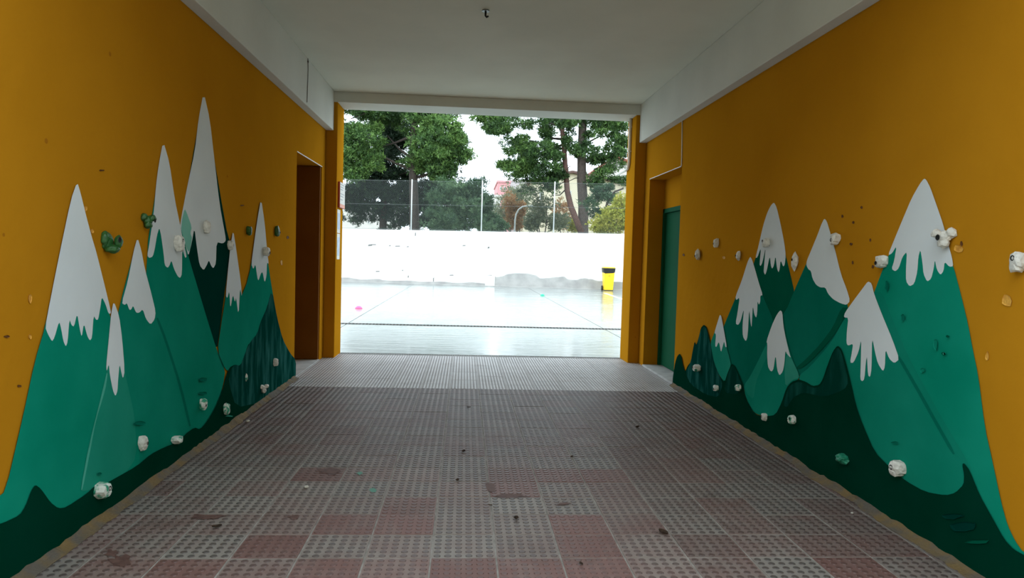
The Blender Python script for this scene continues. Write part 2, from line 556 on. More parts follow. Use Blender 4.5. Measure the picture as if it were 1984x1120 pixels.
# narrow front spike
E_ = ml.poly('painted_mountain', [(217, 600), (238, 715), (246, 749), (259, 809), (263, 885), (240, 918), (205, 938), (180, 948), (160, 952), (153, 950), (169, 865), (199, 745), (205, 715)], M['g_soft'],
             label='slim pale green spike in front of the bright mountain')
ml.poly('light_edge', [(204, 722), (206, 724), (201.5, 755), (183, 815), (173, 868), (160, 935), (156, 950), (154, 948), (169, 865), (199, 745)], M['g_pale'], E_)
ml.poly('snow_cap', [(217.5, 583), (212.6, 607), (208, 656), (203, 708), (204, 720), (208, 705), (210, 726), (216, 757), (221, 768), (225, 757), (226, 737), (229, 705), (232, 720), (235.5, 734), (239, 719),
                     (234, 656), (228, 611)], M['snow'], E_)
# last two small peaks
G = ml.poly('painted_mountain', [(504, 390), (520, 526), (526, 562), (535, 616), (546, 658), (560, 684), (572, 699), (572, 730), (480, 740), (450, 720), (440, 720), (425, 690), (446, 610), (474, 558), (485, 515)], M['g_mid'],
            label='green mountain with a thin white cap nearest the doorway')
ml.poly('snow_cap', [(504, 384), (497, 424), (490, 474), (485, 512), (489, 522), (493, 511), (497, 539), (499, 544), (504, 529), (507, 527), (511, 548), (514.6, 535), (515.7, 508), (519, 512), (516, 488), (511, 431)],
        M['snow'], G)
Fm = ml.poly('painted_mountain', [(449, 455), (466, 570), (478, 625), (470, 690), (445, 720), (434, 716), (419, 680), (426, 630), (436, 570)], M['g_mid'],
             label='small green mountain with a slim jagged white cap')
ml.poly('snow_cap', [(449.6, 446), (445, 471), (440, 517), (435, 572), (438, 578), (442, 563), (444, 599), (449, 570), (453, 586), (455, 575), (460, 612), (463, 556), (466.5, 577), (465, 551), (455, 480)], M['snow'], Fm)
# dark foothills along the floor
H = ml.poly('painted_foothills', [(572, 697), (546, 670), (525, 640), (480, 664), (474, 682), (467, 702), (461, 709), (453, 706), (442, 712), (435, 730), (428, 758), (414, 791), (399, 816), (385, 832), (374, 828), (356, 841),
                                  (346, 855), (314, 867), (289, 880), (262, 903), (210, 932), (187, 945), (180, 941), (165, 956), (124, 983), (109, 985), (94, 974), (75, 947), (64, 939), (56, 951), (45, 981),
                                  (34, 998), (0, 1014), (-70, 1036)], M['g_base'], extra=[(2.75, 0.02), (8.034, 0.02)], label='darkest green foothills along the floor of the left wall')
ml.poly('painted_crag', [(525, 561), (515, 598), (503, 623), (497, 646), (483, 662), (474, 681), (467, 701), (462, 709), (453, 706), (445, 715), (440, 740), (455, 790), (500, 780), (540, 757), (571, 735),
                         (572, 698), (560, 684), (546, 658), (535, 616)], M['g_brush'], H, label='brushed dark teal crag beside the doorway')

mr = Mural(XR, -1, 'green and white mountain range painted on the right orange wall')
RD = mr.poly('painted_mountain', [(1500, 398), (1524, 500), (1532, 533), (1540, 568), (1540, 640), (1500, 660), (1470, 620), (1458, 520), (1464, 500)], M['g_shade'],
             label='dark green mountain behind with a many-fingered white cap')
mr.poly('snow_cap', [(1500, 392), (1494, 398), (1487, 412), (1479, 437), (1470, 477), (1464, 500), (1468, 499), (1475, 479), (1472, 512), (1474, 516), (1478, 508), (1484, 478), (1481, 513), (1480, 527), (1483, 533),
                     (1486, 525), (1492, 495), (1494, 515), (1496.5, 521), (1500, 515), (1503, 495), (1506, 521), (1509, 528), (1511, 522), (1513, 504), (1518, 517), (1521, 513), (1523, 495), (1520, 470), (1512, 430), (1505, 401)],
        M['snow'], RD)
RC = mr.poly('painted_mountain', [(1598, 430), (1646, 592), (1640, 640), (1600, 690), (1550, 730), (1500, 745), (1460, 715), (1450, 660), (1490, 640), (1523, 604), (1540, 562), (1563, 510)], M['g_deep'],
             label='deep green mountain with a slanted white cap behind the others')
mr.poly('snow_cap', [(1598, 423), (1592, 435), (1586, 452), (1572, 486), (1564, 505), (1563, 514), (1567, 522), (1572, 525), (1575, 540), (1582, 552), (1590, 557), (1600, 557), (1605, 569), (1615, 580), (1630, 588),
                     (1641, 591), (1648, 583), (1642, 562), (1630, 531), (1617, 477), (1608, 446), (1603, 429)], M['snow'], RC)
RE = mr.poly('painted_mountain', [(1454, 503), (1478, 572), (1500, 621), (1502, 660), (1480, 720), (1445, 760), (1420, 735), (1402, 680), (1400, 640), (1407, 622), (1426, 577)], M['g_deep'],
             label='green mountain with a long-fingered white cap left of centre')
mr.poly('snow_cap', [(1454.5, 497), (1449, 508), (1438, 544), (1426, 574), (1427, 582), (1434, 576), (1430, 605), (1426, 627), (1431, 630), (1436, 622), (1442.5, 597), (1439.5, 630), (1440, 652), (1446, 662), (1449.5, 652),
                     (1452.5, 597), (1455, 625), (1457, 635), (1458, 620), (1459.5, 592), (1462.5, 610), (1466, 616), (1468, 607), (1468.6, 583), (1471.5, 591), (1474, 584), (1474, 573), (1479, 572), (1472, 551), (1463, 519), (1458, 503)],
        M['snow'], RE)
RA = mr.poly('painted_mountain', [(1792, 352), (1849, 516), (1864, 573), (1877, 627), (1887, 680), (1897, 727), (1910, 829), (1926, 900), (1942, 975), (1954, 1018), (1969, 1049), (1984, 1070), (2060, 1120), (1950, 1070),
                                  (1890, 960), (1860, 900), (1760, 720), (1690, 580), (1707, 534), (1723, 494)], M['g_bright'], label='largest bright green mountain with a broad white cap')
mr.poly('snow_cap', [(1792, 346), (1784, 356), (1768, 384), (1748, 431), (1732, 470), (1722, 495), (1730, 491), (1739, 476), (1734, 506), (1729, 521), (1736, 526), (1743, 520), (1750, 498), (1759, 487), (1757, 520), (1757, 545),
                     (1764, 555), (1773, 550), (1779, 527), (1781, 498), (1785, 483), (1789, 509), (1791, 531), (1798, 546), (1806, 540), (1811, 520), (1813, 503), (1817, 523), (1824, 533), (1830, 525), (1832, 507), (1841, 517),
                     (1849, 516), (1846, 498), (1839, 473), (1829, 434), (1814, 391), (1804, 363), (1796, 348)], M['snow'], RA)
mr.poly('painted_shadow', strip([(1696, 566), (1712, 610), (1745, 688), (1777, 747), (1812, 810), (1851, 876), (1872, 915)], 4, 15), M['g_mid'], RA)
RB = mr.poly('painted_mountain', [(1684, 552), (1712, 610), (1745, 690), (1777, 747), (1812, 810), (1851, 876), (1868, 904), (1880, 960), (1836, 970), (1750, 950), (1690, 890), (1655, 780), (1600, 770), (1550, 745), (1550, 727), (1570, 712),
                                  (1612, 664), (1636, 620)], M['g_mid'], label='green mountain in front with splayed white fingers and rounded foot')
mr.poly('painted_shadow', strip([(1642, 596), (1625, 635), (1600, 668), (1572, 697), (1552, 714)], 10, 3), M['g_shade'], RB)
mr.poly('painted_shadow', strip([(1740, 690), (1775, 750), (1810, 813), (1848, 880)], 1, 6), M['g_deep'], RB)
mr.poly('snow_cap', [(1684, 545), (1675, 557), (1657, 581), (1639, 606), (1637, 615), (1646, 616), (1643, 641), (1642, 664), (1645, 670), (1655, 666), (1653, 681), (1649, 703), (1656, 703), (1666, 681), (1671, 656), (1670, 706), (1669, 735),
                     (1672.7, 739), (1677, 735), (1680, 700), (1682, 690), (1684, 727), (1688, 731), (1691, 715), (1692, 653), (1698, 684), (1703, 704), (1713, 720), (1717, 711), (1718, 676), (1725, 695), (1735, 704), (1745, 696), (1732, 659),
                     (1711, 609), (1696, 570), (1691, 549)], M['snow'], RB)
RF = mr.poly('painted_mountain', [(1513, 608), (1536, 695), (1548, 720), (1552, 733), (1536, 742), (1527, 755), (1517, 778), (1507, 802), (1497, 808), (1482, 806), (1466, 802), (1454, 788), (1445, 765), (1443, 746), (1455, 730),
                                  (1472, 697), (1487, 666)], M['g_mid'], label='pale edged small mountain with two white lobes near the floor')
mr.poly('light_edge', [(1487, 666), (1489, 690), (1480, 708), (1466, 740), (1462, 775), (1448, 762), (1444, 746), (1455, 730), (1472, 697)], M['g_soft'], RF)
mr.poly('light_edge', [(1526, 684), (1536, 695), (1548, 720), (1551, 732), (1538, 736), (1524, 750), (1522, 720)], M['g_soft2'], RF)
mr.poly('snow_cap', [(1514, 601), (1507, 610), (1497, 632), (1487, 662), (1489, 666), (1488.5, 688), (1490, 710), (1494, 718), (1497.5, 720), (1501, 715), (1505, 687), (1508, 717), (1512.5, 728), (1519, 720), (1522, 705), (1524, 679),
                     (1527, 686), (1535, 694), (1532, 685), (1525, 657), (1520, 630), (1518, 605)], M['snow'], RF)
RG = mr.poly('painted_mountain', [(1397, 612), (1410, 675), (1416, 695), (1418, 707), (1412, 728), (1406, 742), (1390, 718), (1380, 690), (1378, 665), (1386, 644)], M['g_soft'], label='tiny pale green mountain beside the green door')
mr.poly('snow_cap', [(1397, 609), (1392, 625), (1386, 645), (1389.5, 648), (1387.5, 670), (1390, 673), (1394, 663), (1396, 666), (1399, 683), (1402, 672), (1405, 661), (1407.5, 673), (1410.5, 672), (1405, 642), (1400, 614)], M['snow'], RG)
hill = [(1305, 735), (1306, 727), (1310, 702), (1314, 690), (1319, 685), (1322, 692), (1325, 707), (1329, 721), (1334, 709), (1340, 702), (1344, 687), (1347.5, 660), (1351, 670), (1355, 657), (1360, 635), (1366, 629), (1371, 634),
        (1375, 650), (1380, 672), (1385, 702), (1395, 727), (1406, 741), (1412, 722), (1420, 704), (1427, 710), (1436, 730), (1442, 747), (1447, 772), (1465, 803), (1485, 807), (1505, 804), (1517, 780), (1526, 752), (1536, 740),
        (1550, 735), (1565, 740), (1577, 748), (1590, 746), (1597, 735), (1607, 705), (1617, 680), (1626, 669), (1634, 677), (1642, 702), (1652, 742), (1662, 787), (1675, 823), (1698, 876), (1726, 904), (1757, 931), (1796, 953),
        (1836, 960), (1855, 955), (1871, 939), (1872, 920), (1868, 900), (1872, 897), (1883, 912), (1902, 959), (1926, 1002), (1950, 1045), (1969, 1065), (1984, 1073), (2060, 1115)]
RH = mr.poly('painted_foothills', hill, M['g_base'], extra=[(2.6, 0.02), (7.966, 0.02)], label='darkest green foothills along the floor of the right wall')
mr.poly('painted_crag', [(1330, 722), (1340, 703), (1347, 664), (1351, 671), (1360, 638), (1366, 632), (1371, 637), (1380, 674), (1386, 704), (1397, 730), (1402, 745), (1395, 770), (1370, 765), (1340, 745)], M['g_brush'], RH,
        label='brushed dark teal crag beside the green door')
mr.poly('painted_crag', [(1412, 728), (1420, 708), (1428, 713), (1440, 748), (1430, 765), (1405, 760)], M['g_brush2'], RH)
mr.poly('painted_crag', [(1530, 752), (1538, 744), (1552, 739), (1578, 752), (1592, 750), (1600, 738), (1618, 683), (1626, 673), (1634, 682), (1648, 740), (1640, 755), (1600, 770), (1560, 760), (1540, 770), (1528, 790), (1520, 785)], M['g_brush2'], RH)

# ------------------------------------------------------------------ climbing holds
M['hold_white'] = mat('chipped_white_hold', (206, 204, 196), (176, 174, 164), 40, 0.6, 0.5, 60, lo=0.45, hi=0.7)
M['hold_mixed'] = mat('white_hold_smeared_green', (204, 206, 198), (30, 140, 108), 26, 0.6, 0.5, 60, lo=0.5, hi=0.6)
M['hold_green'] = mat('dark_green_hold', (44, 98, 44), (34, 78, 36), 30, 0.45, 0.3, 60)
M['hold_paint'] = mat('paint_covered_hold', (14, 122, 92), (10, 96, 72), 30, 0.55, 0.3, 60)
M['hole'] = mat('bolt_hole', (18, 18, 16), None, rough=0.9)


def hold(px, py, w, h, side, shape, mkey, seed, label, group, bolt=(0.2, 0.15), out=0.6):
    X, sgn = (XL, 1) if side == 'L' else (XR, -1)
    c = on_x(px, py, X)
    d = (c - Vector((0, 0, EYE))).dot(FW)
    # the hold stands out of the wall, so find its centre a little inside the passage
    hw = 0.54 * w * d / F_PX
    rz = 0.54 * h * d / F_PX
    sn = abs(c.x) / math.hypot(c.x, c.y)
    cs = math.sqrt(1 - sn * sn)
    ry = 1.15 * hw
    rx = max(0.5 * hw, math.sqrt(max(0, hw * hw - (ry * sn) ** 2)) / cs)
    c = on_x(px, py, X + sgn * rx * 0.62)
    r = random.Random(seed)
    bm = bmesh.new()
    lobes = {'blob': [(0, 0, 0, 1, 1, 1)],
             'tri': [(.42, .46, .4, .52, .5, .46), (-.4, -.48, .45, .58, .55, .52), (0, 0, -.45, .55, .55, .58), (-.1, 0, .1, .62, .6, .58)],
             'ring': [(-.4, -.6, .35, .42, .42, .62), (.5, .5, .1, .42, .42, .55), (.05, 0, -.6, .75, .75, .38), (-.45, 0, 0, .5, .8, .8), (-.5, -.3, .62, .4, .35, .38)],
             'block': [(0, 0, .1, .95, .85, .8), (.1, .1, -.35, .8, .7, .6)],
             'oval': [(0, 0, 0, .7, .95, 1)]}[shape]
    for (ox, oy, oz, sx, sy, sz) in lobes:
        vs = bmesh.ops.create_icosphere(bm, subdivisions=2 if 'white' in mkey or 'mixed' in mkey else 3, radius=1.0)['verts']
        for v in vs:
            n = v.co.normalized()
            k = 1 + 0.3 * mnoise.noise(n * 1.6 + Vector((seed, 0, 0))) + 0.14 * mnoise.noise(n * 4.1 + Vector((0, seed, 0)))
            p = n * k
            if shape == 'block':
                p = Vector([math.copysign(abs(q) ** 0.7, q) for q in p])
            v.co = Vector((sgn * rx * (ox + p.x * sx), ry * (oy + p.y * sy), rz * (oz + p.z * sz)))
    for v in bm.verts:
        wx = c.x + v.co.x
        if (wx - X) * sgn < 0.002:
            v.co.x = X + sgn * 0.002 - c.x
    o = from_bm('climbing_hold', bm, M[mkey], None, 'green' in mkey)
    o.location = c
    tag(o, label, 'climbing hold', group)
    # bolt recess on the face turned into the passage
    bm = bmesh.new()
    br = min(ry, rz) * 0.24
    bx = sgn * rx * 0.93
    ox, oz = bolt
    rings = []
    for q, (rr, dx) in enumerate(((1.25, 0.0), (1.15, 0.12), (0.85, 0.1), (0.6, -0.25), (0.0, -0.25))):
        if rr == 0:
            break
        rings.append([bm.verts.new((bx + sgn * dx * br, ox * ry + rr * br * math.cos(t * math.pi / 5), oz * rz + rr * br * math.sin(t * math.pi / 5))) for t in range(10)])
    for a, b in zip(rings, rings[1:]):
        for t in range(10):
            bm.faces.new((a[t], a[(t + 1) % 10], b[(t + 1) % 10], b[t]))
    bm.faces.new(rings[-1])
    from_bm('bolt_socket', bm, M['hole'], o, True)
    return o


GL, GR = 'climbing holds on the left wall', 'climbing holds on the right wall'
HOLDS = [
    (216, 470, 32, 38, 'L', 'ring', 'hold_green', 'largest dark green lobed climbing hold beside the bright mountain'),
    (287, 428, 23, 27, 'L', 'tri', 'hold_green', 'three-lobed dark green climbing hold beside the double-lobed peak'),
    (482, 447, 11, 17, 'L', 'block', 'hold_green', 'small dark green climbing hold left of the thin peak'),
    (537, 448, 12, 21, 'L', 'oval', 'hold_green', 'oval dark green climbing hold nearest the left doorway'),
    (400, 440, 14, 26, 'L', 'block', 'hold_white', 'white climbing hold in the middle of the tallest snow cap'),
    (346, 471, 20, 32, 'L', 'block', 'hold_white', 'grey white climbing hold on the double-lobed snow cap'),
    (446, 475, 13, 19, 'L', 'block', 'hold_white', 'grey climbing hold between the tallest and the slim peak'),
    (515, 487, 15, 18, 'L', 'block', 'hold_white', 'grey climbing hold on the edge of the thin snow cap'),
    (393, 783, 15, 22, 'L', 'block', 'hold_mixed', 'green smeared climbing hold low on the second left mountain'),
    (438, 792, 15, 22, 'L', 'block', 'hold_mixed', 'green smeared climbing hold on the dark left foothill'),
    (533, 702, 12, 15, 'L', 'block', 'hold_white', 'small white climbing hold on the brushed left crag'),
    (511, 753, 16, 17, 'L', 'tri', 'hold_white', 'white climbing hold just above the floor by the left crag'),
    (477, 732, 8, 14, 'L', 'oval', 'hold_mixed', 'tiny pale climbing hold left of the brushed crag'),
    (276, 858, 18, 29, 'L', 'block', 'hold_white', 'white climbing hold right of the slim painted spike'),
    (342, 852, 22, 14, 'L', 'block', 'hold_mixed', 'half green climbing hold at the edge of the left foothills'),
    (197, 950, 32, 30, 'L', 'block', 'hold_mixed', 'big pale climbing hold at the foot of the slim spike'),
    (1388, 471, 11, 17, 'R', 'block', 'hold_white', 'small white climbing hold, upper one of the three by the green door'),
    (1352, 493, 13, 20, 'R', 'oval', 'hold_white', 'small white climbing hold nearest the top of the green door'),
    (1431, 495, 12, 18, 'R', 'oval', 'hold_white', 'small white climbing hold left of the long-fingered peak'),
    (1485, 470, 15, 19, 'R', 'block', 'hold_white', 'grey climbing hold on the many-fingered snow cap'),
    (1540, 507, 15, 33, 'R', 'oval', 'hold_white', 'tall oval white climbing hold between two right peaks'),
    (1619, 463, 19, 24, 'R', 'block', 'hold_white', 'white climbing hold on the right edge of the slanted cap'),
    (1709, 506, 23, 25, 'R', 'block', 'hold_white', 'white climbing hold with dark socket left of the largest mountain'),
    (1828, 461, 36, 37, 'R', 'tri', 'hold_white', 'three-lobed white climbing hold on the largest snow cap'),
    (1974, 507, 30, 42, 'R', 'block', 'hold_white', 'large white climbing hold alone on bare orange wall at the edge'),
    (1351, 713, 18, 14, 'R', 'block', 'hold_mixed', 'white climbing hold on the crag beside the green door'),
    (1388, 752, 13, 12, 'R', 'block', 'hold_mixed', 'dark smeared climbing hold below the tiny mountain'),
    (1431, 751, 14, 13, 'R', 'block', 'hold_mixed', 'pale smeared climbing hold left of the two-lobed small mountain'),
    (1482, 808, 13, 15, 'R', 'block', 'hold_white', 'pale climbing hold under the two-lobed small mountain'),
    (1536, 813, 17, 17, 'R', 'block', 'hold_mixed', 'white climbing hold on the dark hill right of the two-lobed mountain'),
    (1740, 907, 30, 31, 'R', 'block', 'hold_white', 'large white climbing hold at the rounded foot of the front mountain'),
    (1633, 889, 24, 17, 'R', 'blob', 'hold_paint', 'green painted climbing hold low on the dark right foothills'),
]
for k, (px, py, w, h, s, shp, mk, lab) in enumerate(HOLDS):
    hold(px, py, w, h, s, shp, mk, 3.7 + k * 1.9, lab, GL if s == 'L' else GR, bolt=(0.3 * math.sin(k * 2.1), 0.3 * math.cos(k * 1.3)))

# chips knocked out of the plaster around old bolts
M['chip'] = mat('bare_plaster_chip', (214, 160, 60), (188, 128, 40), 30, 0.8, 0.5, 80)
M['chip_dark'] = mat('deep_plaster_hole', (96, 56, 12), None, rough=0.9)


def chip(px, py, w, h, side, key, seed, parent):
    X, sgn = (XL, 1) if side == 'L' else (XR, -1)
    r = random.Random(seed)
    pts = []
    for t in range(9):
        a = 2 * math.pi * t / 9
        k = r.uniform(.65, 1.1)
        q = on_x(px + .5 * w * k * math.cos(a), py + .5 * h * k * math.sin(a), X)
        pts.append((q.y, q.z))
    cy = sum(p[0] for p in pts) / 9; cz = sum(p[1] for p in pts) / 9
    off = 0.0145 if parent is not None and parent.name.startswith('mountain') else 0.0012
    vs = [Vector((X + sgn * off, y, z)) for y, z in pts] + [Vector((X + sgn * (off + 0.003), cy + (y - cy) * 1.25, cz + (z - cz) * 1.25)) for y, z in pts]
    n = 9
    fs = [list(range(n))] + [[i, (i + 1) % n, n + (i + 1) % n, n + i] for i in range(n)]
    pydata('plaster_chip', vs, fs, M[key], parent)


for k, (px, py, w, h, s, key) in enumerate([(1858, 482, 16, 14, 'R', 'chip'), (1864, 472, 5, 8, 'R', 'chip_dark'), (1952, 583, 15, 24, 'R', 'chip'), (1914, 690, 7, 16, 'R', 'chip'), (57, 580, 7, 16, 'L', 'chip'), (163, 404, 8, 9, 'L', 'chip'),
                                            (177, 448, 6, 8, 'L', 'chip'), (12, 652, 12, 5, 'L', 'chip_dark'), (36, 748, 8, 4, 'L', 'chip_dark'), (196, 330, 10, 3, 'L', 'chip_dark'), (1650, 473, 5, 5, 'R', 'chip_dark'), (1654, 431, 4, 5, 'R', 'chip_dark'),
                                            (1670, 402, 4, 5, 'R', 'chip_dark'), (1687, 465, 3, 6, 'R', 'chip_dark'), (1633, 419, 4, 5, 'R', 'chip_dark'), (1692, 517, 4, 6, 'R', 'chip_dark'), (1653, 509, 3, 7, 'R', 'chip_dark'), (57, 652, 5, 9, 'L', 'chip'),
                                            (1325, 494, 4, 5, 'R', 'chip_dark'), (1403, 499, 5, 6, 'R', 'chip'), (557, 460, 4, 5, 'L', 'chip_dark'), (545, 509, 4, 9, 'L', 'chip'), (468, 398, 7, 2, 'L', 'chip_dark')]):
    chip(px, py, w, h, s, key, k, W_LEFT if s == 'L' else W_RIGHT)

for k, (px, py, w, h, s_, key) in enumerate([(1723, 555, 6, 20, 'R', 'g_deep'), (1755, 615, 7, 14, 'R', 'g_deep'), (1818, 668, 8, 18, 'R', 'g_mid'), (1842, 652, 6, 5, 'R', 'g_shade'), (1834, 686, 7, 6, 'R', 'g_shade'), (1793, 718, 8, 8, 'R', 'g_mid'), (1738, 858, 14, 4, 'R', 'g_deep'),
                                             (1835, 685, 5, 4, 'R', 'g_pale'), (1850, 1000, 40, 10, 'R', 'g_teal'), (1900, 1050, 44, 8, 'R', 'g_shade'), (1872, 1020, 50, 16, 'R', 'g_teal'), (265, 820, 22, 7, 'L', 'g_deep'), (390, 735, 14, 6, 'L', 'g_deep'), (388, 762, 16, 5, 'L', 'g_deep'),
                                             (440, 806, 12, 3, 'L', 'g_pale'), (187, 918, 9, 4, 'L', 'g_deep')]):
    mur = ml if s_ == 'L' else mr
    chip(px, py, w, h, s_, key, k + 70, mur.root)
for o in bpy.data.objects:
    if o.name.startswith('plaster_chip') and o.parent and o.parent.name.startswith('mountain'):
        rel(o); o.name = 'paint_scuff'

# ------------------------------------------------------------------ small fittings of the passage
cab = empty('wall_cable', on_x(1322, 235, XR - .006))
tag(cab, 'thin pale cable running round the lintel above the green door', 'cable')
p0, p1, p2 = on_x(1322, 232, XR - 0.006), on_x(1320.5, 323, XR - 0.006), on_x(1258, 346, XR - 0.006)
p2.z = p1.z = 2.605
rel(tube('cable_run', [(XR - .007, p0.y, HB), (XR - .007, p1.y, 2.7), (XR - .007, p1.y, 2.615), (XR - .007, p1.y + .03, 2.607), (XR - .007, 9.36, 2.607)], 0.006, M['white_plastic'], cab, 6))
lc = boxes('edge_bead', [(XL - .002, XL + .006, 8.037, 9.407, 2.612, 2.622)], M['white_plastic'], W_LEFT)
pipe = [(PR - 0.02, 9.9, HT), (PR - 0.02, 9.9, 2.98), (PR - .02, 9.905, 2.90), (PR - .02, 9.93, 2.85), (PR - .02, 9.98, 2.82), (PR - .02, 10.1, 2.81), (PR - .02, 10.6, 2.81)]
pr_ = empty('conduit_pipe', (PR - .02, 9.9, 2.81))
tag(pr_, 'white plastic conduit bent outwards on the right orange pillar', 'pipe')
rel(tube('pipe_run', pipe, 0.021, M['white_plastic'], pr_, 10))
for z in (3.4, 3.05):
    rel(boxes('pipe_clip', [(PR - 0.046, PR, 9.872, 9.928, z, z + .02)], M['white_plastic'], pr_, bevel=0.003))
hk = empty('ceiling_hook', (0.13, 6.21, HC))
tag(hk, 'small metal fixing hanging from the middle of the ceiling', 'hook')
bm = bmesh.new()
bmesh.ops.create_cone(bm, segments=16, radius1=0.035, radius2=0.03, depth=0.012, cap_ends=True, matrix=Matrix.Translation((0.13, 6.21, HC - 0.006)))
rel(from_bm('fixing_plate', bm, M['steel'], hk))
rel(tube('hook_stem', [(0.13, 6.21, HC - .005), (0.13, 6.21, HC - .05), (0.14, 6.2, HC - .065), (0.155, 6.2, HC - .055)], 0.009, M['dark_metal'], hk))
cb = empty('hanging_cable', (XL + SB + .004, 8.03, HB))
tag(cb, 'thin dark cable hanging down the face of the left white beam', 'cable')
rel(tube('cable_run', [(XL + SB + .004, 8.04, HC - .005), (XL + SB + .006, 8.05, HC - .12), (XL + SB + .004, 8.035, HB + .2), (XL + SB + .005, 8.02, HB + .03)], 0.004, M['cable_dark'], cb, 6))
rel(boxes('cable_clip', [(XL + SB, XL + SB + .012, 8.03, 8.05, HC - .05, HC - .03)], M['cable_dark'], cb))

# notices on the left pillar
M['sign_white'] = mat('notice_white', (228, 226, 218), (214, 212, 206), 30, 0.5)
M['sign_red'] = mat('notice_red_edge', (176, 62, 40), None, rough=0.5)
M['sign_pale'] = mat('notice_pale_red', (232, 160, 140), None, rough=0.5)
M['sign_grey'] = mat('notice_grey_print', (160, 164, 166), None, rough=0.6)
M['sign_blue'] = mat('notice_blue_print', (150, 172, 206), (190, 204, 224), 12, 0.4)
sg = empty('notice_board', (PL, 9.93, 2.10))
tag(sg, 'white notice board with red lower edge on the left pillar', 'sign')
rel(boxes('board', [(PL, PL + .03, 9.72, 10.115, 2.10, 2.46)], M['sign_red'], sg, bevel=0.003))
rel(boxes('printed_face', [(PL + .03, PL + .032, 9.728, 10.108, 2.155, 2.455)], M['sign_white'], sg))
rel(boxes('red_band', [(PL + .03, PL + .0325, 9.728, 10.108, 2.105, 2.153)], M['sign_pale'], sg))
for k, (z, l) in enumerate(((2.42, .3), (2.385, .26), (2.35, .2), (2.29, .31), (2.255, .24), (2.21, .18))):
    rel(boxes('print_line', [(PL + .032, PL + .0328, 9.75, 9.75 + l, z, z + .012)], M['sign_grey'], sg))
for nm, z0, z1, lab in (('notice_sheet', 1.745, 2.075, 'upper pale blue laminated sheet below the white notice board'), ('notice_sheet', 1.375, 1.735, 'lower pale blue laminated sheet on the left pillar')):
    s_ = empty(nm, (PL, 9.8, z0))
    tag(s_, lab, 'sign', 'laminated sheets on the pillar')
    rel(boxes('sheet', [(PL, PL + .004, 9.70, 9.915, z0, z1)], M['sign_white'], s_))
    rel(boxes('print_block', [(PL + .004, PL + .005, 9.725, 9.89, z0 + .05, z1 - .05)], M['sign_blue'], s_))

# ------------------------------------------------------------------ litter and marks on the floor
M['leaf'] = mat('dry_leaf', (58, 44, 34), (78, 58, 40), 40, 0.8)
M['pebble'] = mat('pale_pebble', (190, 186, 176), (160, 156, 148), 60, 0.8)
M['drip'] = mat('green_paint_drip', (24, 112, 86), None, rough=0.5)
M['rust'] = mat('dark_red_stain', (70, 44, 38), (92, 64, 56), 30, 0.7)


def leaf(px, py, s, seed, lab):
    c = on_z(px, py, 0.004)
    r = random.Random(seed)
    bm = bmesh.new()
    n = 5
    a = r.uniform(0, 6.28)
    ca, sa = math.cos(a), math.sin(a)
    rows = []
    for k in range(n + 1):
        t = k / n
        w = s * .32 * math.sin(math.pi * (t * .92 + .04))
        z = .003 + .25 * s * (abs(t - .5)) * r.uniform(.5, 1)
        rows.append([bm.verts.new(((t - .5) * s * ca - q * w * sa, (t - .5) * s * sa + q * w * ca, z + abs(q) * .15 * s)) for q in (-1, 0, 1)])
    for p, q in zip(rows, rows[1:]):
        for k in range(2):
            bm.faces.new((p[k], p[k + 1], q[k + 1], q[k]))
    bmesh.ops.solidify(bm, geom=list(bm.faces), thickness=0.0012)
    o = from_bm('dry_leaf', bm, M['leaf'])
    o.location = (c.x, c.y, 0.003)
    tag(o, lab, 'leaf', 'dry leaves on the paving')


leaf(1235, 829, .06, 1, 'dark dry leaf alone on the right half of the paving')
leaf(908, 790, .04, 2, 'small dark leaf near the start of the grey pavers')
leaf(1000, 1006, .05, 3, 'dark dry leaf in the middle of the nearest paving')
leaf(898, 876, .05, 4, 'small dry leaf on the central paving')
leaf(1108, 886, .035, 5, 'tiny dry leaf right of centre on the paving')
leaf(1126, 1094, .03, 6, 'tiny dark leaf on the nearest reddish tile')
leaf(1285, 1034, .07, 7, 'long dark leaf lying on a tile joint')
leaf(886, 932, .04, 8, 'small dark leaf left of the dark red stain')
leaf(950, 980, .025, 9, 'tiny dark speck of leaf at a tile corner')
leaf(420, 1022, .05, 10, 'dark leaf on the left paving by the brown stain')


def pebble(px, py, s, seed, lab):
    c = on_z(px, py, 0)
    bm = bmesh.new()
    vs = bmesh.ops.create_icosphere(bm, subdivisions=2, radius=1)['verts']
    for v in vs:
        k = 1 + .3 * mnoise.noise(v.co * 1.8 + Vector((seed * 3.1, 0, 0)))
        v.co = Vector((v.co.x * s * k, v.co.y * s * .8 * k, v.co.z * s * .55 * k))
    o = from_bm('pebble', bm, M['pebble'], None, True)
    o.location = (c.x, c.y, s * .45 + .002)
    tag(o, lab, 'pebble', 'pale crumbs of plaster on the floor')


pebble(480, 818, .018, 1, 'pale crumb of plaster by the foot of the left wall')
pebble(594, 946, .016, 2, 'pale crumb of plaster on the left paving')
pebble(1555, 907, .010, 3, 'white crumb of plaster at the foot of the right wall')
pebble(1651, 996, .010, 4, 'white crumb of plaster near the right wall, closer one')

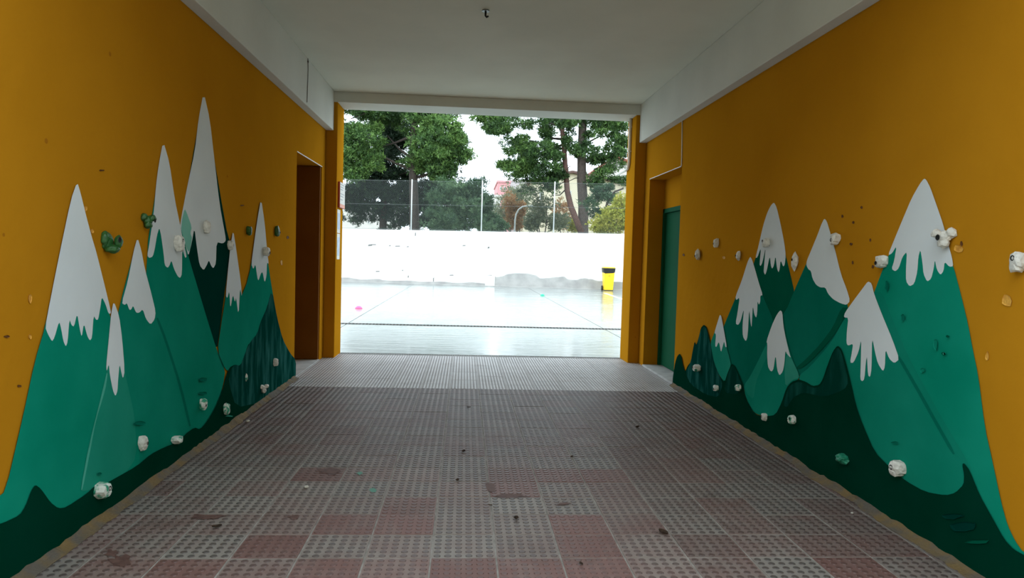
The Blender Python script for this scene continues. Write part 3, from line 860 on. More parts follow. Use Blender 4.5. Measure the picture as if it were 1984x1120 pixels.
for k, (px, py, w, h, key, nm) in enumerate([(697, 918, 14, 8, 'drip', 'paint_drip'), (724, 951, 20, 9, 'drip', 'paint_drip'), (1092, 977, 38, 6, 'rust', 'dark_stain'), (990, 962, 90, 9, 'rust', 'dark_stain'), (950, 947, 26, 26, 'rust', 'dark_stain'),
                                             (233, 1090, 60, 34, 'rust', 'dark_stain'), (215, 1073, 30, 16, 'rust', 'dark_stain'), (395, 1003, 90, 12, 'rust', 'dark_stain'), (570, 1003, 26, 12, 'rust', 'dark_stain'), (640, 915, 60, 16, 'rust', 'dark_stain')]):
    r = random.Random(k + 40)
    vs = []
    for t in range(16):
        a = 2 * math.pi * t / 16
        q = r.uniform(.45, 1.1)
        w_ = on_z(px + .5 * w * q * math.cos(a), py + .5 * h * q * math.sin(a))
        vs.append((w_.x, w_.y, 0.0042))
    pydata(nm, vs, [list(range(16))[::-1]], M[key], floor)

# ------------------------------------------------------------------ yard
def wet_concrete(name):
    mt, nt, bs = new_mat(name)
    geo = N(nt, 'ShaderNodeNewGeometry')
    n1 = N(nt, 'ShaderNodeTexNoise'); n1.inputs['Scale'].default_value = 0.8; n1.inputs['Detail'].default_value = 6
    nt.links.new(geo.outputs['Position'], n1.inputs['Vector'])
    r1 = N(nt, 'ShaderNodeValToRGB')
    r1.color_ramp.elements[0].position = .35; r1.color_ramp.elements[0].color = lin((136, 144, 141))
    r1.color_ramp.elements[1].position = .65; r1.color_ramp.elements[1].color = lin((152, 160, 157))
    nt.links.new(n1.outputs[0], r1.inputs[0])
    nt.links.new(r1.outputs[0], bs.inputs['Base Color'])
    bs.inputs['IOR'].default_value = 1.4
    bs.inputs['Roughness'].default_value = 0.4
    bs.inputs['Coat Weight'].default_value = 1.0
    bs.inputs['Coat IOR'].default_value = 1.33
    # film of water: smooth, with long shallow ripples
    mp = N(nt, 'ShaderNodeMapping'); mp.inputs['Scale'].default_value = (0.5, 6.5, 1)
    nt.links.new(geo.outputs['Position'], mp.inputs[0])
    n2 = N(nt, 'ShaderNodeTexNoise'); n2.inputs['Scale'].default_value = 1.4; n2.inputs['Detail'].default_value = 4; n2.inputs['Roughness'].default_value = .55
    nt.links.new(mp.outputs[0], n2.inputs['Vector'])
    bp = N(nt, 'ShaderNodeBump'); bp.inputs['Strength'].default_value = 0.28; bp.inputs['Distance'].default_value = 0.02
    nt.links.new(n2.outputs[0], bp.inputs['Height'])
    nt.links.new(bp.outputs[0], bs.inputs['Coat Normal'])
    rr = N(nt, 'ShaderNodeMapRange')
    rr.inputs['From Min'].default_value = .4; rr.inputs['From Max'].default_value = .7; rr.inputs['To Min'].default_value = .03; rr.inputs['To Max'].default_value = .16
    nt.links.new(n1.outputs[0], rr.inputs[0])
    nt.links.new(rr.outputs[0], bs.inputs['Coat Roughness'])
    return mt


M['wet'] = wet_concrete('wet_yard_concrete')
M['joint'] = mat('slab_joint', (96, 98, 96), None, rough=0.8)
M['white_wall'] = mat('whitewashed_wall', (236, 236, 232), (228, 228, 224), 2.0, 0.8, 0.3, 12)
M['render_grey'] = mat('bare_grey_render', (178, 176, 172), (156, 154, 151), 2.0, 0.85, 0.3, 20)
M['crack'] = mat('dark_crack', (120, 118, 114), None, rough=0.9)

yard = struct(boxes('ground', [(-45, 50, YB - 0.01, 36.0, -0.5, -0.045)], M['joint']))
XS = [-30, -18.6, -13.2, -7.8, -2.4, 3.0, 8.4, 13.8, 19.2, 32]
YS = [YB + 0.003, 14.32, 33.5]
for i in range(len(XS) - 1):
    for j in range(len(YS) - 1):
        g = 0.018
        sk = 0.03  # the joints run slightly askew
        bm = bmesh.new()
        y0, y1 = YS[j] + (.125 if j else 0), YS[j + 1] - .125
        if j == 1 and XS[i] > -20:
            y1 = 33.6
        vs = bbox(bm, XS[i] + g / 2, XS[i + 1] - g / 2, y0, y1, -0.045, -0.012)
        from_bm('concrete_slab', bm, M['wet'], yard)
struct(boxes('ground', [(-45, 50, -40, YN - 0.004, -0.5, -0.01)], mat('near_yard_concrete', (150, 152, 148), (168, 170, 166), 1, 0.6, 0.2, 20)))

WD = Vector((1, -0.0985, 0)).normalized()     # run of the boundary wall
WN = Vector((-WD.y, WD.x, 0)) * -1             # towards the camera
W0 = Vector((-5.8, 33.3, 0))


def wpt(X, off=0.0, z=0.0):
    """point on the front of the boundary wall at lateral X, moved off metres towards the camera"""
    t = (X - W0.x) / WD.x
    p = W0 + WD * t + WN * off
    return Vector((p.x, p.y, z))


def wtop(X):
    return 2.54 + (X + 5.8) * 0.0095


def wall_prism(name, X0, X1, o0, o1, zfun, mt, parent=None, n=1, zb=-0.1):
    vs, fs = [], []
    for k in range(n + 1):
        X = X0 + (X1 - X0) * k / n
        z = zfun(X)
        vs += [wpt(X, o0, zb), wpt(X, o1, zb), wpt(X, o1, z), wpt(X, o0, z)]
    for k in range(n):
        a, b = 4 * k, 4 * k + 4
        for q in range(4):
            fs.append((a + q, a + (q + 1) % 4, b + (q + 1) % 4, b + q))
    fs += [(3, 2, 1, 0), tuple(4 * n + q for q in range(4))]
    o = pydata(name, vs, fs, mt, parent)
    return o


bw = wall_prism('boundary_wall', -26, 30, -0.3, 0.0, wtop, M['white_wall'])
tag(bw, 'long whitewashed boundary wall at the far end of the wet yard', 'wall')
# peeled grey plinth, right part
PLX = [(1.42, .62), (1.5, .60), (1.75, .62), (2.1, .80), (2.5, .86), (3.0, .84), (3.4, .78), (3.6, .58), (4.0, .62), (4.3, .70), (4.75, .72), (4.95, .56), (5.3, .54), (5.6, .66), (6.0, .62), (6.4, .52), (7.0, .50), (9, .52), (12, .5), (30, .5)]
vs, fs = [], []
rs = random.Random(2)
xs = []
for (a, za), (b, zb_) in zip(PLX, PLX[1:]):
    nseg = max(2, int((b - a) / .09)) if b < 10 else 8
    for k in range(nseg):
        t = k / nseg
        tt = t * t * (3 - 2 * t)
        xs.append((a + (b - a) * t, .78 * (za + (zb_ - za) * tt) + rs.uniform(-.012, .012)))
for X, z in xs:
    vs += [wpt(X, 0.0, -.05), wpt(X, 0.05, -.05), wpt(X, 0.05, z - .02), wpt(X, 0.0, z)]
for k in range(len(xs) - 1):
    a, b = 4 * k, 4 * k + 4
    for q in range(1, 3):
        fs.append((a + q, a + q + 1, b + q + 1, b + q))
fs.append((3, 2, 1, 0))
pydata('bare_render_plinth', vs, fs, M['render_grey'], bw)
vs, fs, xs = [], [], []
X = -26
while X < 1.42:
    z = 0.14 + .05 * mnoise.noise(Vector((X * 1.3, 0, 0))) + (0.22 * max(0, mnoise.noise(Vector((X * .8, 4, 0)))) if X < -4 else 0)
    xs.append((X, z)); X += .12
xs.append((1.42, .16))
for X, z in xs:
    vs += [wpt(X, 0.0, -.05), wpt(X, 0.03, -.05), wpt(X, 0.03, z - .01), wpt(X, 0.0, z)]
for k in range(len(xs) - 1):
    a, b = 4 * k, 4 * k + 4
    for q in range(1, 3):
        fs.append((a + q, a + q + 1, b + q + 1, b + q))
pydata('bare_render_strip', vs, fs, M['render_grey'], bw)
# the step in the wall where the plinth starts
wall_prism('wall_step', 1.0, 1.45, 0.0, 0.09, lambda X: .50, M['white_wall'], bw)
wall_prism('kerb', -26, 30, 0.0, 0.32, lambda X: 0.035, M['render_grey'], bw)
# hairline cracks and peeled spots
for k, (px, py, w, h) in enumerate([(716, 475, 8, 4), (723, 474, 10, 2), (770, 477, 10, 2), (790, 478, 4, 2), (755, 476, 4, 2), (899, 476, 6, 2), (946, 480, 4, 4), (731, 526, 8, 2), (875, 533, 8, 2), (840, 542, 2, 10), (780, 524, 3, 2), (948, 534, 10, 3), (791, 536, 2, 5), (805, 454, 2, 8)]):
    p = on_y(px, py, 33)
    q = wpt(p.x * 1.0, 0.004, p.z)
    ww, hh = w * 33 / F_PX, h * 33 / F_PX
    wall_q = [q - WD * ww / 2 + Vector((0, 0, -hh / 2)), q + WD * ww / 2 + Vector((0, 0, -hh * .3)), q + WD * ww * .45 + Vector((0, 0, hh / 2)), q - WD * ww * .4 + Vector((0, 0, hh * .3))]
    pydata('wall_crack', wall_q, [(0, 1, 2, 3)], M['crack'], bw)

# drainage channel across the yard
ch = empty('drain_channel', (0.3, 14.32, 0))
tag(ch, 'narrow dark drainage channel crossing the wet yard', 'drain')
rel(boxes('channel_rim', [(-29, 31, 14.20, 14.225, -.05, -.009), (-29, 31, 14.415, 14.44, -.05, -.009)], M['steel'], ch))
bm = bmesh.new()
x = -8.0
while x < 9:
    bbox(bm, x, x + .035, 14.225, 14.415, -.04, -.012)
    x += .07
tag(rel(from_bm('grate_bars', bm, M['dark_metal'], ch)), kind='stuff')

# painted marks on the yard
M['pink'] = mat('pink_yard_paint', (244, 96, 150), None, rough=0.5)
M['mint'] = mat('mint_yard_paint', (40, 190, 140), None, rough=0.5)
M['line'] = mat('white_yard_paint', (235, 235, 230), None, rough=0.5)


def marker(px, py, r, mt, lab):
    c = on_z(px, py, -.012)
    bm = bmesh.new()
    prof = [(1.0, 0.0), (1.0, .012), (.78, .035), (.5, .062), (.42, .066), (.36, .06), (.34, .03)]
    rings = [[bm.verts.new((r * q * math.cos(t * math.pi / 12), r * q * math.sin(t * math.pi / 12), h * r / .1)) for t in range(24)] for q, h in prof]
    for a_, b_ in zip(rings, rings[1:]):
        for t in range(24):
            bm.faces.new((a_[t], a_[(t + 1) % 24], b_[(t + 1) % 24], b_[t]))
    o = from_bm('marker_cone', bm, mt, None, True)
    o.location = (c.x, c.y, -.011)
    tag(o, lab, 'marker cone', 'sports marker cones left in the yard')


marker(695, 598, .10, M['pink'], 'flat pink marker cone on the wet yard at left')
marker(1051, 573, .09, M['mint'], 'flat mint green marker cone on the wet yard at right')
a, b = on_z(1172, 568, -.01), on_z(1215, 583, -.01)
dd = (b - a).normalized(); nn = Vector((-dd.y, dd.x, 0)) * .06
pydata('painted_line', [a - nn, b - nn, b + nn, a + nn], [(0, 1, 2, 3)], M['line'], yard)

# ------------------------------------------------------------------ wheelie bin
M['bin_yellow'] = mat('yellow_bin_plastic', (250, 208, 40), (244, 200, 34), 3, 0.4)
M['black'] = mat('black_plastic', (22, 22, 22), None, rough=0.5)
M['bin_dark'] = mat('yellow_bin_mark', (206, 168, 30), None, rough=0.5)
bp_ = on_z(1178, 562, 0.0)
bc = wpt(bp_.x, 0.62, 0.0)
bc.z = -0.012
bin_ = empty('wheelie_bin', bc)
tag(bin_, 'yellow wheelie bin with a black bag under its lid by the boundary wall', 'bin')


def frustum(name, w0, d0, z0, w1, d1, z1, mt, parent, off=(0, 0)):
    bm = bmesh.new()
    a = [bm.verts.new((sx * w0 / 2, sy * d0 / 2, z0)) for sx, sy in ((-1, -1), (1, -1), (1, 1), (-1, 1))]
    b = [bm.verts.new((sx * w1 / 2 + off[0], sy * d1 / 2 + off[1], z1)) for sx, sy in ((-1, -1), (1, -1), (1, 1), (-1, 1))]
    bm.faces.new(a[::-1]); bm.faces.new(b)
    for k in range(4):
        bm.faces.new((a[k], a[(k + 1) % 4], b[(k + 1) % 4], b[k]))
    bmesh.ops.bevel(bm, geom=list(bm.edges), offset=0.02, segments=2, affect='EDGES', profile=.5)
    return from_bm(name, bm, mt, parent)


frustum('bin_body', .40, .42, .03, .50, .52, 0.96, M['bin_yellow'], bin_)
bm = bmesh.new()
rbin = random.Random(4)
ring0, ring1, ring2 = [], [], []
for k in range(28):
    a = 2 * math.pi * k / 28
    sx = math.copysign(abs(math.cos(a)) ** .35, math.cos(a)); sy = math.copysign(abs(math.sin(a)) ** .35, math.sin(a))
    ring0.append(bm.verts.new((sx * .295, sy * .30, 1.045)))
    ring1.append(bm.verts.new((sx * .285, sy * .29, .95)))
    ring2.append(bm.verts.new((sx * .272, sy * .28, .87 - .06 * math.sin(a * 1.0 + 3.6) + rbin.uniform(-.012, .012))))
for p, q in ((ring0, ring1), (ring1, ring2)):
    for k in range(28):
        bm.faces.new((p[k], q[k], q[(k + 1) % 28], p[(k + 1) % 28]))
from_bm('bin_bag', bm, M['black'], bin_, True)
lid = frustum('bin_lid', .56, .60, 1.045, .50, .54, 1.10, M['bin_yellow'], bin_)
bm = bmesh.new(); tube_into(bm, [(-.2, .30, 1.02), (-.2, .36, 1.03), (.2, .36, 1.03), (.2, .30, 1.02)], .016)
from_bm('lid_handle', bm, M['bin_yellow'], lid, True)
for s in (-1, 1):
    bm = bmesh.new()
    bmesh.ops.create_cone(bm, segments=20, radius1=.11, radius2=.11, depth=.05, cap_ends=True, matrix=Matrix.Translation((s * .245, .16, .11)) @ Matrix.Rotation(math.pi / 2, 4, 'Y'))
    wh = from_bm('wheel', bm, M['black'], bin_)
    bm = bmesh.new()
    bmesh.ops.create_cone(bm, segments=12, radius1=.04, radius2=.035, depth=.06, cap_ends=True, matrix=Matrix.Translation((s * .25, .16, .11)) @ Matrix.Rotation(math.pi / 2, 4, 'Y'))
    from_bm('hub', bm, M['steel'], wh)
bm = bmesh.new(); bbox(bm, -.045, .045, -.247, -.235, .66, .80); from_bm('moulded_mark', bm, M['bin_dark'], bin_)

# ------------------------------------------------------------------ chain-link fence on the wall
M['post'] = mat('white_fence_post', (206, 210, 208), None, rough=0.5, metallic=0.1)
M['wire'] = mat('galvanised_wire', (112, 118, 116), None, rough=0.5, metallic=0.3)
fence = empty('chain_link_fence', wpt(0, -.15, 2.6))
tag(fence, 'chain-link fence on thin white posts standing on the boundary wall', 'fence')
FH = 2.36
px_posts = [796, 933, 1071]
post_x = []
for px in px_posts:
    p = on_y(px, 400, 32.9)
    post_x.append(p.x)
dxp = (post_x[2] - post_x[0]) / 2
post_x = [post_x[0] - dxp * k for k in range(5, 0, -1)] + post_x + [post_x[2] + dxp * k for k in range(1, 6)]
for X in post_x:
    b = wpt(X, -.15, wtop(X) - .05)
    t = b + Vector((0, 0, FH + .12))
    rel(tube('fence_post', [b, t - Vector((0, 0, .02)), t], [.03, .03, .012], M['post'], fence, 8))
for hz in (0.05, 1.22, FH):
    bm = bmesh.new()
    tube_into(bm, [wpt(post_x[0], -.15, wtop(post_x[0]) + hz), wpt(post_x[-1], -.15, wtop(post_x[-1]) + hz)], .0075, 4)
    rel(from_bm('tension_wire', bm, M['wire'], fence))
for X0, X1 in zip(post_x, post_x[1:]):
    vs, fs = [], []
    n = int((X1 - X0 + FH) / .085)
    wd = .0023
    for s in (1, -1):
        for k in range(n + 1):
            a = -FH + k * .085
            # wire from (a, 0) to (a + FH, FH), clipped to the bay
            u0, u1 = max(a, 0), min(a + FH, X1 - X0)
            if u1 - u0 < .02:
                continue
            h0, h1 = u0 - a, u1 - a
            if s < 0:
                u0, u1 = (X1 - X0) - u0, (X1 - X0) - u1
            A_ = wpt(X0 + u0, -.15 + .003 * s, wtop(X0) + h0); B_ = wpt(X0 + u1, -.15 + .003 * s, wtop(X0) + h1)
            d = (B_ - A_).normalized()
            sd = d.cross(WN).normalized()
            base = len(vs)
            for P in (A_, B_):
                vs += [P + sd * wd, P - sd * wd * .5 + WN * wd * .87, P - sd * wd * .5 - WN * wd * .87]
            for q in range(3):
                fs.append((base + q, base + (q + 1) % 3, base + 3 + (q + 1) % 3, base + 3 + q))
    tag(rel(pydata('wire_mesh', vs, fs, M['wire'], fence)), kind='stuff')

# ------------------------------------------------------------------ land and houses beyond the wall
struct(boxes('ground', [(-160, 170, 34.2, 320, -0.6, -0.02)], mat('bare_earth', (92, 96, 66), (110, 104, 80), .4, .95, .3, 6)))


def foliage_mat(name, c1, c2, c3):
    mt, nt, bs = new_mat(name)
    bs.inputs['Roughness'].default_value = 0.6
    at = N(nt, 'ShaderNodeAttribute'); at.attribute_name = 'tint'
    rp = N(nt, 'ShaderNodeValToRGB')
    rp.color_ramp.elements[0].position = 0; rp.color_ramp.elements[0].color = lin(c1)
    rp.color_ramp.elements[1].position = 1; rp.color_ramp.elements[1].color = lin(c3)
    e = rp.color_ramp.elements.new(.5); e.color = lin(c2)
    nt.links.new(at.outputs['Fac'], rp.inputs[0])
    nt.links.new(rp.outputs[0], bs.inputs['Base Color'])
    bs.inputs['Subsurface Weight'].default_value = 0.0
    tr = N(nt, 'ShaderNodeBsdfTranslucent')
    nt.links.new(rp.outputs[0], tr.inputs[0])
    ms = N(nt, 'ShaderNodeMixShader'); ms.inputs[0].default_value = 0.3
    out = nt.nodes['Material Output']
    nt.links.new(bs.outputs[0], ms.inputs[1]); nt.links.new(tr.outputs[0], ms.inputs[2])
    nt.links.new(ms.outputs[0], out.inputs[0])
    return mt


M['pine'] = foliage_mat('pine_needles', (38, 62, 32), (74, 108, 52), (120, 154, 78))
M['pine_shaded'] = foliage_mat('shaded_pine_needles', (34, 54, 38), (52, 78, 50), (88, 122, 72))
M['shrub_grey'] = foliage_mat('grey_green_leaves', (92, 104, 80), (122, 132, 100), (150, 152, 118))
M['shrub_dark'] = foliage_mat('dark_green_leaves', (48, 76, 52), (70, 100, 66), (100, 128, 86))
M['autumn'] = foliage_mat('orange_leaves', (140, 104, 66), (168, 124, 78), (162, 142, 98))
M['yellow'] = foliage_mat('yellow_green_leaves', (120, 132, 44), (160, 164, 56), (190, 182, 80))
M['bark'] = mat('grey_pine_bark', (70, 60, 54), (96, 84, 76), 9, 0.9, 0.8, 14, stretch=(3, 3, .7))
M['bark_red'] = mat('reddish_pine_bark', (116, 82, 70), (88, 64, 58), 8, 0.9, 0.8, 14, stretch=(3, 3, .7))
M['bark_dark'] = mat('dark_bark', (54, 46, 40), (70, 60, 52), 8, 0.9, 0.8, 14, stretch=(3, 3, .7))


def tufts(name, clumps, mt, parent, seed, needle=(.16, .03), per=9, up=.35, sharp=True, puffs=True):
    """clumps: (centre, (rx, ry, rz), count); sprays of needles set through each clump, denser near its skin"""
    g = np.random.default_rng(seed)
    V, T = [], []
    if puffs:
        small = []
        for c, r, n, tint in clumps:
            k = max(1, int(n / 34))
            for _ in range(k):
                d = g.normal(size=3); d /= np.linalg.norm(d)
                q = np.array(c) + d * g.uniform(.2, 1.0) ** .5 * np.array(r) * (1 + .22 * g.normal())
                pr = g.uniform(.22, .48)
                small.append((tuple(q), (pr * 1.25, pr * 1.25, pr * .7), max(8, int(n / k * 1.0)), float(np.clip(tint + g.normal() * .16, 0, 1))))
        clumps = small
    for c, r, n, tint in clumps:
        d = g.normal(size=(n, 3)); d /= np.linalg.norm(d, axis=1)[:, None]
        rad = g.uniform(.15, 1, size=(n, 1)) ** .55
        lump = 1 + .28 * np.sin(d[:, :1] * 5.1 + seed) * np.cos(d[:, 1:2] * 4.3 + d[:, 2:3] * 3.7)
        cen = np.array(c)[None] + d * rad * lump * np.array(r)[None]
        nd = g.normal(size=(n, per, 3))
        nd += d[:, None, :] * .8 + np.array([0, 0, up])[None, None]
        nd /= np.linalg.norm(nd, axis=2)[..., None]
        L = needle[0] * g.uniform(.6, 1.35, size=(n, per, 1))
        side = np.cross(nd, g.normal(size=(n, per, 3))); side /= np.linalg.norm(side, axis=2)[..., None] + 1e-9
        base = cen[:, None, :] + g.normal(size=(n, per, 3)) * .05
        if sharp:
            tri = np.stack([base - side * needle[1], base + side * needle[1], base + nd * L], axis=2)
        else:
            tri = np.stack([base, base + nd * L * .5 + side * needle[1] * 2, base + nd * L], axis=2)
        V.append(tri.reshape(-1, 3))
        tv = np.clip(tint + g.normal(size=(n, 1)) * .22 + g.normal(size=(n, per)) * .06, 0, 1)
        T.append(np.repeat(tv.reshape(-1), 3))
    V = np.concatenate(V); T = np.concatenate(T)
    nv = len(V); nf = nv // 3
    me = bpy.data.meshes.new(name)
    me.vertices.add(nv); me.vertices.foreach_set('co', V.astype(np.float32).reshape(-1))
    me.loops.add(nv); me.loops.foreach_set('vertex_index', np.arange(nv, dtype=np.int32))
    me.polygons.add(nf); me.polygons.foreach_set('loop_start', np.arange(0, nv, 3, dtype=np.int32))
    me.polygons.foreach_set('loop_total', np.full(nf, 3, dtype=np.int32))
    at = me.attributes.new('tint', 'FLOAT', 'POINT'); at.data.foreach_set('value', T.astype(np.float32))
    me.update(); me.validate()
    o = link(name, me, mt, parent)
    o['kind'] = 'stuff'
    return rel(o)


def P(px, py, Y):
    return on_y(px, py, Y)


def wob(a, b, n, amp, seed):
    r = random.Random(seed)
    out = []
    for k in range(n + 1):
        t = k / n
        p = a.lerp(b, t)
        if 0 < k < n:
            p += Vector((r.uniform(-amp, amp), r.uniform(-amp, amp), r.uniform(-amp, amp)))
        out.append(p)
    return out


def limb(name, pxs, Y, r0, r1, mt, parent, dy=0.0, seg=8, base_z=None):
    pts = [P(x, y, Y + dy * k) for k, (x, y) in enumerate(pxs)]
    if base_z is not None:
        pts = [Vector((pts[0].x + .0, pts[0].y, base_z))] + pts
    n = len(pts)
    return rel(tube(name, pts, [r0 + (r1 - r0) * k / (n - 1) for k in range(n)], mt, parent, seg))


def clump(px, py, w, h, Y, n, tint=.5, dyr=None):
    c = P(px, py, Y)
    s = Y / F_PX
    return (tuple(c), (.5 * w * s, dyr or (.5 * (w + h) * .5 * s), .5 * h * s), n, tint)


# left pine, nearest: lit look put into lighter front tints, dark trunk between
Y = 38.0
t1 = empty('pine_tree', (P(800, 440, Y).x, Y, -.02))
tag(t1, 'tall dense pine tree behind the left fence with a dark trunk', 'tree', 'pine trees beyond the wall')
limb('trunk', [(803, 440), (802, 380), (800, 320), (803, 250), (806, 180), (806, 100)], Y, .30, .14, M['bark_dark'], t1, base_z=-.05)
for k, pts in enumerate([[(801, 330), (770, 318), (735, 300), (700, 290)], [(803, 300), (830, 280), (860, 285), (885, 300)], [(803, 262), (770, 275), (740, 285)], [(804, 240), (840, 225), (870, 235)], [(803, 345), (840, 335), (870, 330), (885, 345)],
                         [(805, 200), (760, 200), (720, 215), (680, 230)], [(802, 310), (775, 290), (750, 262)]]):
    limb('branch', pts, Y, .09, .025, M['bark_dark'], t1, dy=.25 * (-1) ** k)
tufts('foliage', [clump(845, 290, 100, 80, Y - .6, 1500, .62), clump(870, 265, 70, 60, Y - .8, 900, .66), clump(830, 250, 60, 60, Y - .5, 700, .6), clump(880, 300, 60, 50, Y - .4, 700, .6), clump(845, 330, 90, 40, Y, 700, .45),
                  clump(700, 265, 80, 70, Y - .6, 1300, .6), clump(680, 310, 60, 70, Y - .7, 900, .55), clump(715, 318, 50, 40, Y - .3, 500, .6), clump(690, 330, 50, 30, Y - .6, 350, .62), clump(770, 215, 140, 60, Y + .2, 1600, .4),
                  clump(700, 215, 90, 50, Y, 900, .45), clump(860, 205, 110, 45, Y + .3, 1000, .42), clump(790, 150, 240, 90, Y + .3, 2200, .45), clump(650, 280, 70, 120, Y + .2, 1100, .5), clump(800, 325, 50, 30, Y + .4, 250, .3)],
      M['pine'], t1, 11)
# pine behind it, shade put into darker needle colours
Y = 43.0
t2 = empty('pine_tree', (P(742, 440, Y).x, Y, -.02))
tag(t2, 'dark shaded pine tree behind the leftmost fence bay', 'tree', 'pine trees beyond the wall')
limb('trunk', [(742, 440), (744, 380), (740, 320), (745, 250), (750, 160)], Y, .26, .12, M['bark_dark'], t2, base_z=-.05)
for k, pts in enumerate([[(742, 340), (760, 320), (785, 305)], [(742, 360), (715, 345), (690, 350)], [(741, 330), (770, 340), (795, 332)], [(743, 300), (765, 285), (785, 290)], [(743, 385), (770, 372), (800, 375), (830, 385)], [(743, 400), (710, 390), (680, 395)]]):
    limb('branch', pts, Y, .09, .025, M['bark_dark'], t2, dy=.2 * (-1) ** k)
tufts('foliage', [clump(760, 290, 90, 110, Y, 1700, .15), clump(770, 250, 130, 90, Y, 2200, .25), clump(740, 335, 140, 40, Y+.6, 1200, .1), clump(690, 375, 70, 60, Y, 800, .15), clump(760, 375, 110, 70, Y, 2000, .1), clump(830, 370, 90, 70, Y, 1600, .15), clump(740, 345, 90, 40, Y + .4, 400, .15), clump(790, 415, 150, 60, Y + .5, 1700, .12),
                  clump(700, 410, 60, 50, Y, 500, .15), clump(655, 400, 50, 110, Y, 700, .2), clump(860, 300, 90, 90, Y + 1, 700, .3), clump(700, 300, 100, 100, Y + 1, 700, .3), clump(870, 410, 90, 70, Y + .8, 900, .2)], M['pine_shaded'], t2, 12)
# the row of pines goes on along the wall to both sides
def copy_tree(root, dx, dy, ang, lab):
    r = root.copy(); COL.objects.link(r)
    r.location = root.location + Vector((dx, dy, 0)); r.rotation_euler = (0, 0, ang)
    r['label'] = lab
    for c in list(root.children):
        q = c.copy(); COL.objects.link(q); q.parent = r; q.matrix_parent_inverse = c.matrix_parent_inverse.copy()
    return r


copy_tree(t1, -9.5, 1.5, 2.2, 'pine tree in the row hidden behind the left pillar')
copy_tree(t1, 19.0, 2.0, 1.4, 'pine tree in the row hidden behind the right pillar')
# young conifer by the second post
Y = 36.5
t3 = empty('young_conifer', (P(885, 440, Y).x, Y, -.02))
tag(t3, 'grey-green young conifer behind the fence left of the second post', 'tree')
limb('trunk', [(888, 445), (886, 400), (882, 350)], Y, .10, .04, M['bark_dark'], t3, base_z=-.05)
for k, pts in enumerate([[(886, 400), (910, 385), (930, 375)], [(886, 410), (860, 395), (840, 390)], [(884, 370), (900, 355), (925, 350)], [(887, 425), (915, 415), (935, 415)]]):
    limb('branch', pts, Y, .04, .012, M['bark_dark'], t3, dy=.1 * (-1) ** k)
tufts('foliage', [clump(875, 370, 70, 50, Y, 900, .6), clump(905, 395, 70, 60, Y, 900, .5), clump(860, 410, 70, 60, Y, 800, .5), clump(910, 425, 60, 40, Y, 500, .55), clump(915, 360, 40, 36, Y, 260, .3), clump(860, 435, 80, 30, Y, 450, .6)], M['shrub_dark'], t3, 13,
      needle=(.13, .024))

# right pine with two stems
Y = 40.0
t4 = empty('pine_tree', (P(1130, 445, Y).x, Y, -.02))
tag(t4, 'two-stemmed pine tree with open crown right of the third fence post', 'tree', 'pine trees beyond the wall')
limb('trunk', [(1130, 445), (1130, 400), (1127, 350), (1127, 300), (1129, 240), (1128, 160), (1126, 80)], Y, .33, .20, M['bark'], t4, seg=12, base_z=-.05)
limb('stem', [(1127, 452), (1118, 430), (1106, 400), (1099, 370), (1096, 330), (1093, 290), (1089, 250), (1085, 200)], Y - .2, .20, .12, M['bark_red'], t4, seg=10)
for k, (pts, r0) in enumerate([([(1091, 270), (1070, 268), (1055, 255), (1040, 240)], .08), ([(1096, 340), (1085, 332), (1070, 325)], .05), ([(1137, 315), (1155, 300), (1175, 295), (1205, 305)], .09), ([(1132, 280), (1160, 265), (1190, 262)], .06),
                               ([(1092, 280), (1060, 290), (1030, 305), (1000, 320)], .07), ([(1088, 245), (1050, 235), (1010, 240), (970, 245)], .07), ([(1098, 365), (1085, 378), (1070, 378)], .04), ([(1128, 230), (1160, 225), (1200, 235)], .07),
                               ([(1090, 255), (1075, 240), (1065, 220)], .05), ([(1130, 345), (1115, 345), (1100, 352)], .03), ([(1060, 290), (1040, 275), (1015, 270)], .04), ([(1097, 350), (1075, 362), (1050, 365)], .03)]):
    limb('branch', pts, Y, r0, .02, M['bark_dark'], t4, dy=.2 * (-1) ** k, seg=6)
rr_ = random.Random(77)
CL = [clump(945, 238, 50, 30, Y, 260, .7), clump(925, 228, 40, 24, Y, 160, .7), clump(972, 246, 50, 32, Y - .5, 420, .6), clump(1000, 328, 54, 28, Y - .5, 460, .65), clump(1022, 315, 50, 26, Y - .5, 320, .55), clump(985, 318, 34, 20, Y - .5, 140, .6),
      clump(1180, 245, 70, 40, Y - .4, 620, .55), clump(1195, 275, 40, 44, Y - .3, 420, .5), clump(1060, 170, 280, 70, Y + .3, 1500, .45), clump(1240, 270, 60, 90, Y, 500, .5)]
# loose sprays along the open crown
for (x0, y0, x1, y1, n, t_) in ((950, 222, 1080, 262, 22, .4), (1000, 262, 1085, 300, 18, .35), (1025, 300, 1085, 345, 18, .35), (1085, 215, 1170, 250, 20, .35), (1100, 250, 1160, 300, 12, .35), (1145, 290, 1208, 345, 18, .35), (985, 270, 1030, 300, 6, .45), (1140, 350, 1205, 395, 10, .35), (1020, 345, 1070, 375, 8, .35)):
    for k in range(n):
        CL.append(clump(rr_.uniform(x0, x1), rr_.uniform(y0, y1), rr_.uniform(12, 30), rr_.uniform(8, 18), Y + rr_.uniform(-1.2, 1.2), rr_.randint(22, 60), t_ + rr_.uniform(-.1, .15)))
tufts('foliage', CL, M['pine'], t4, 14)
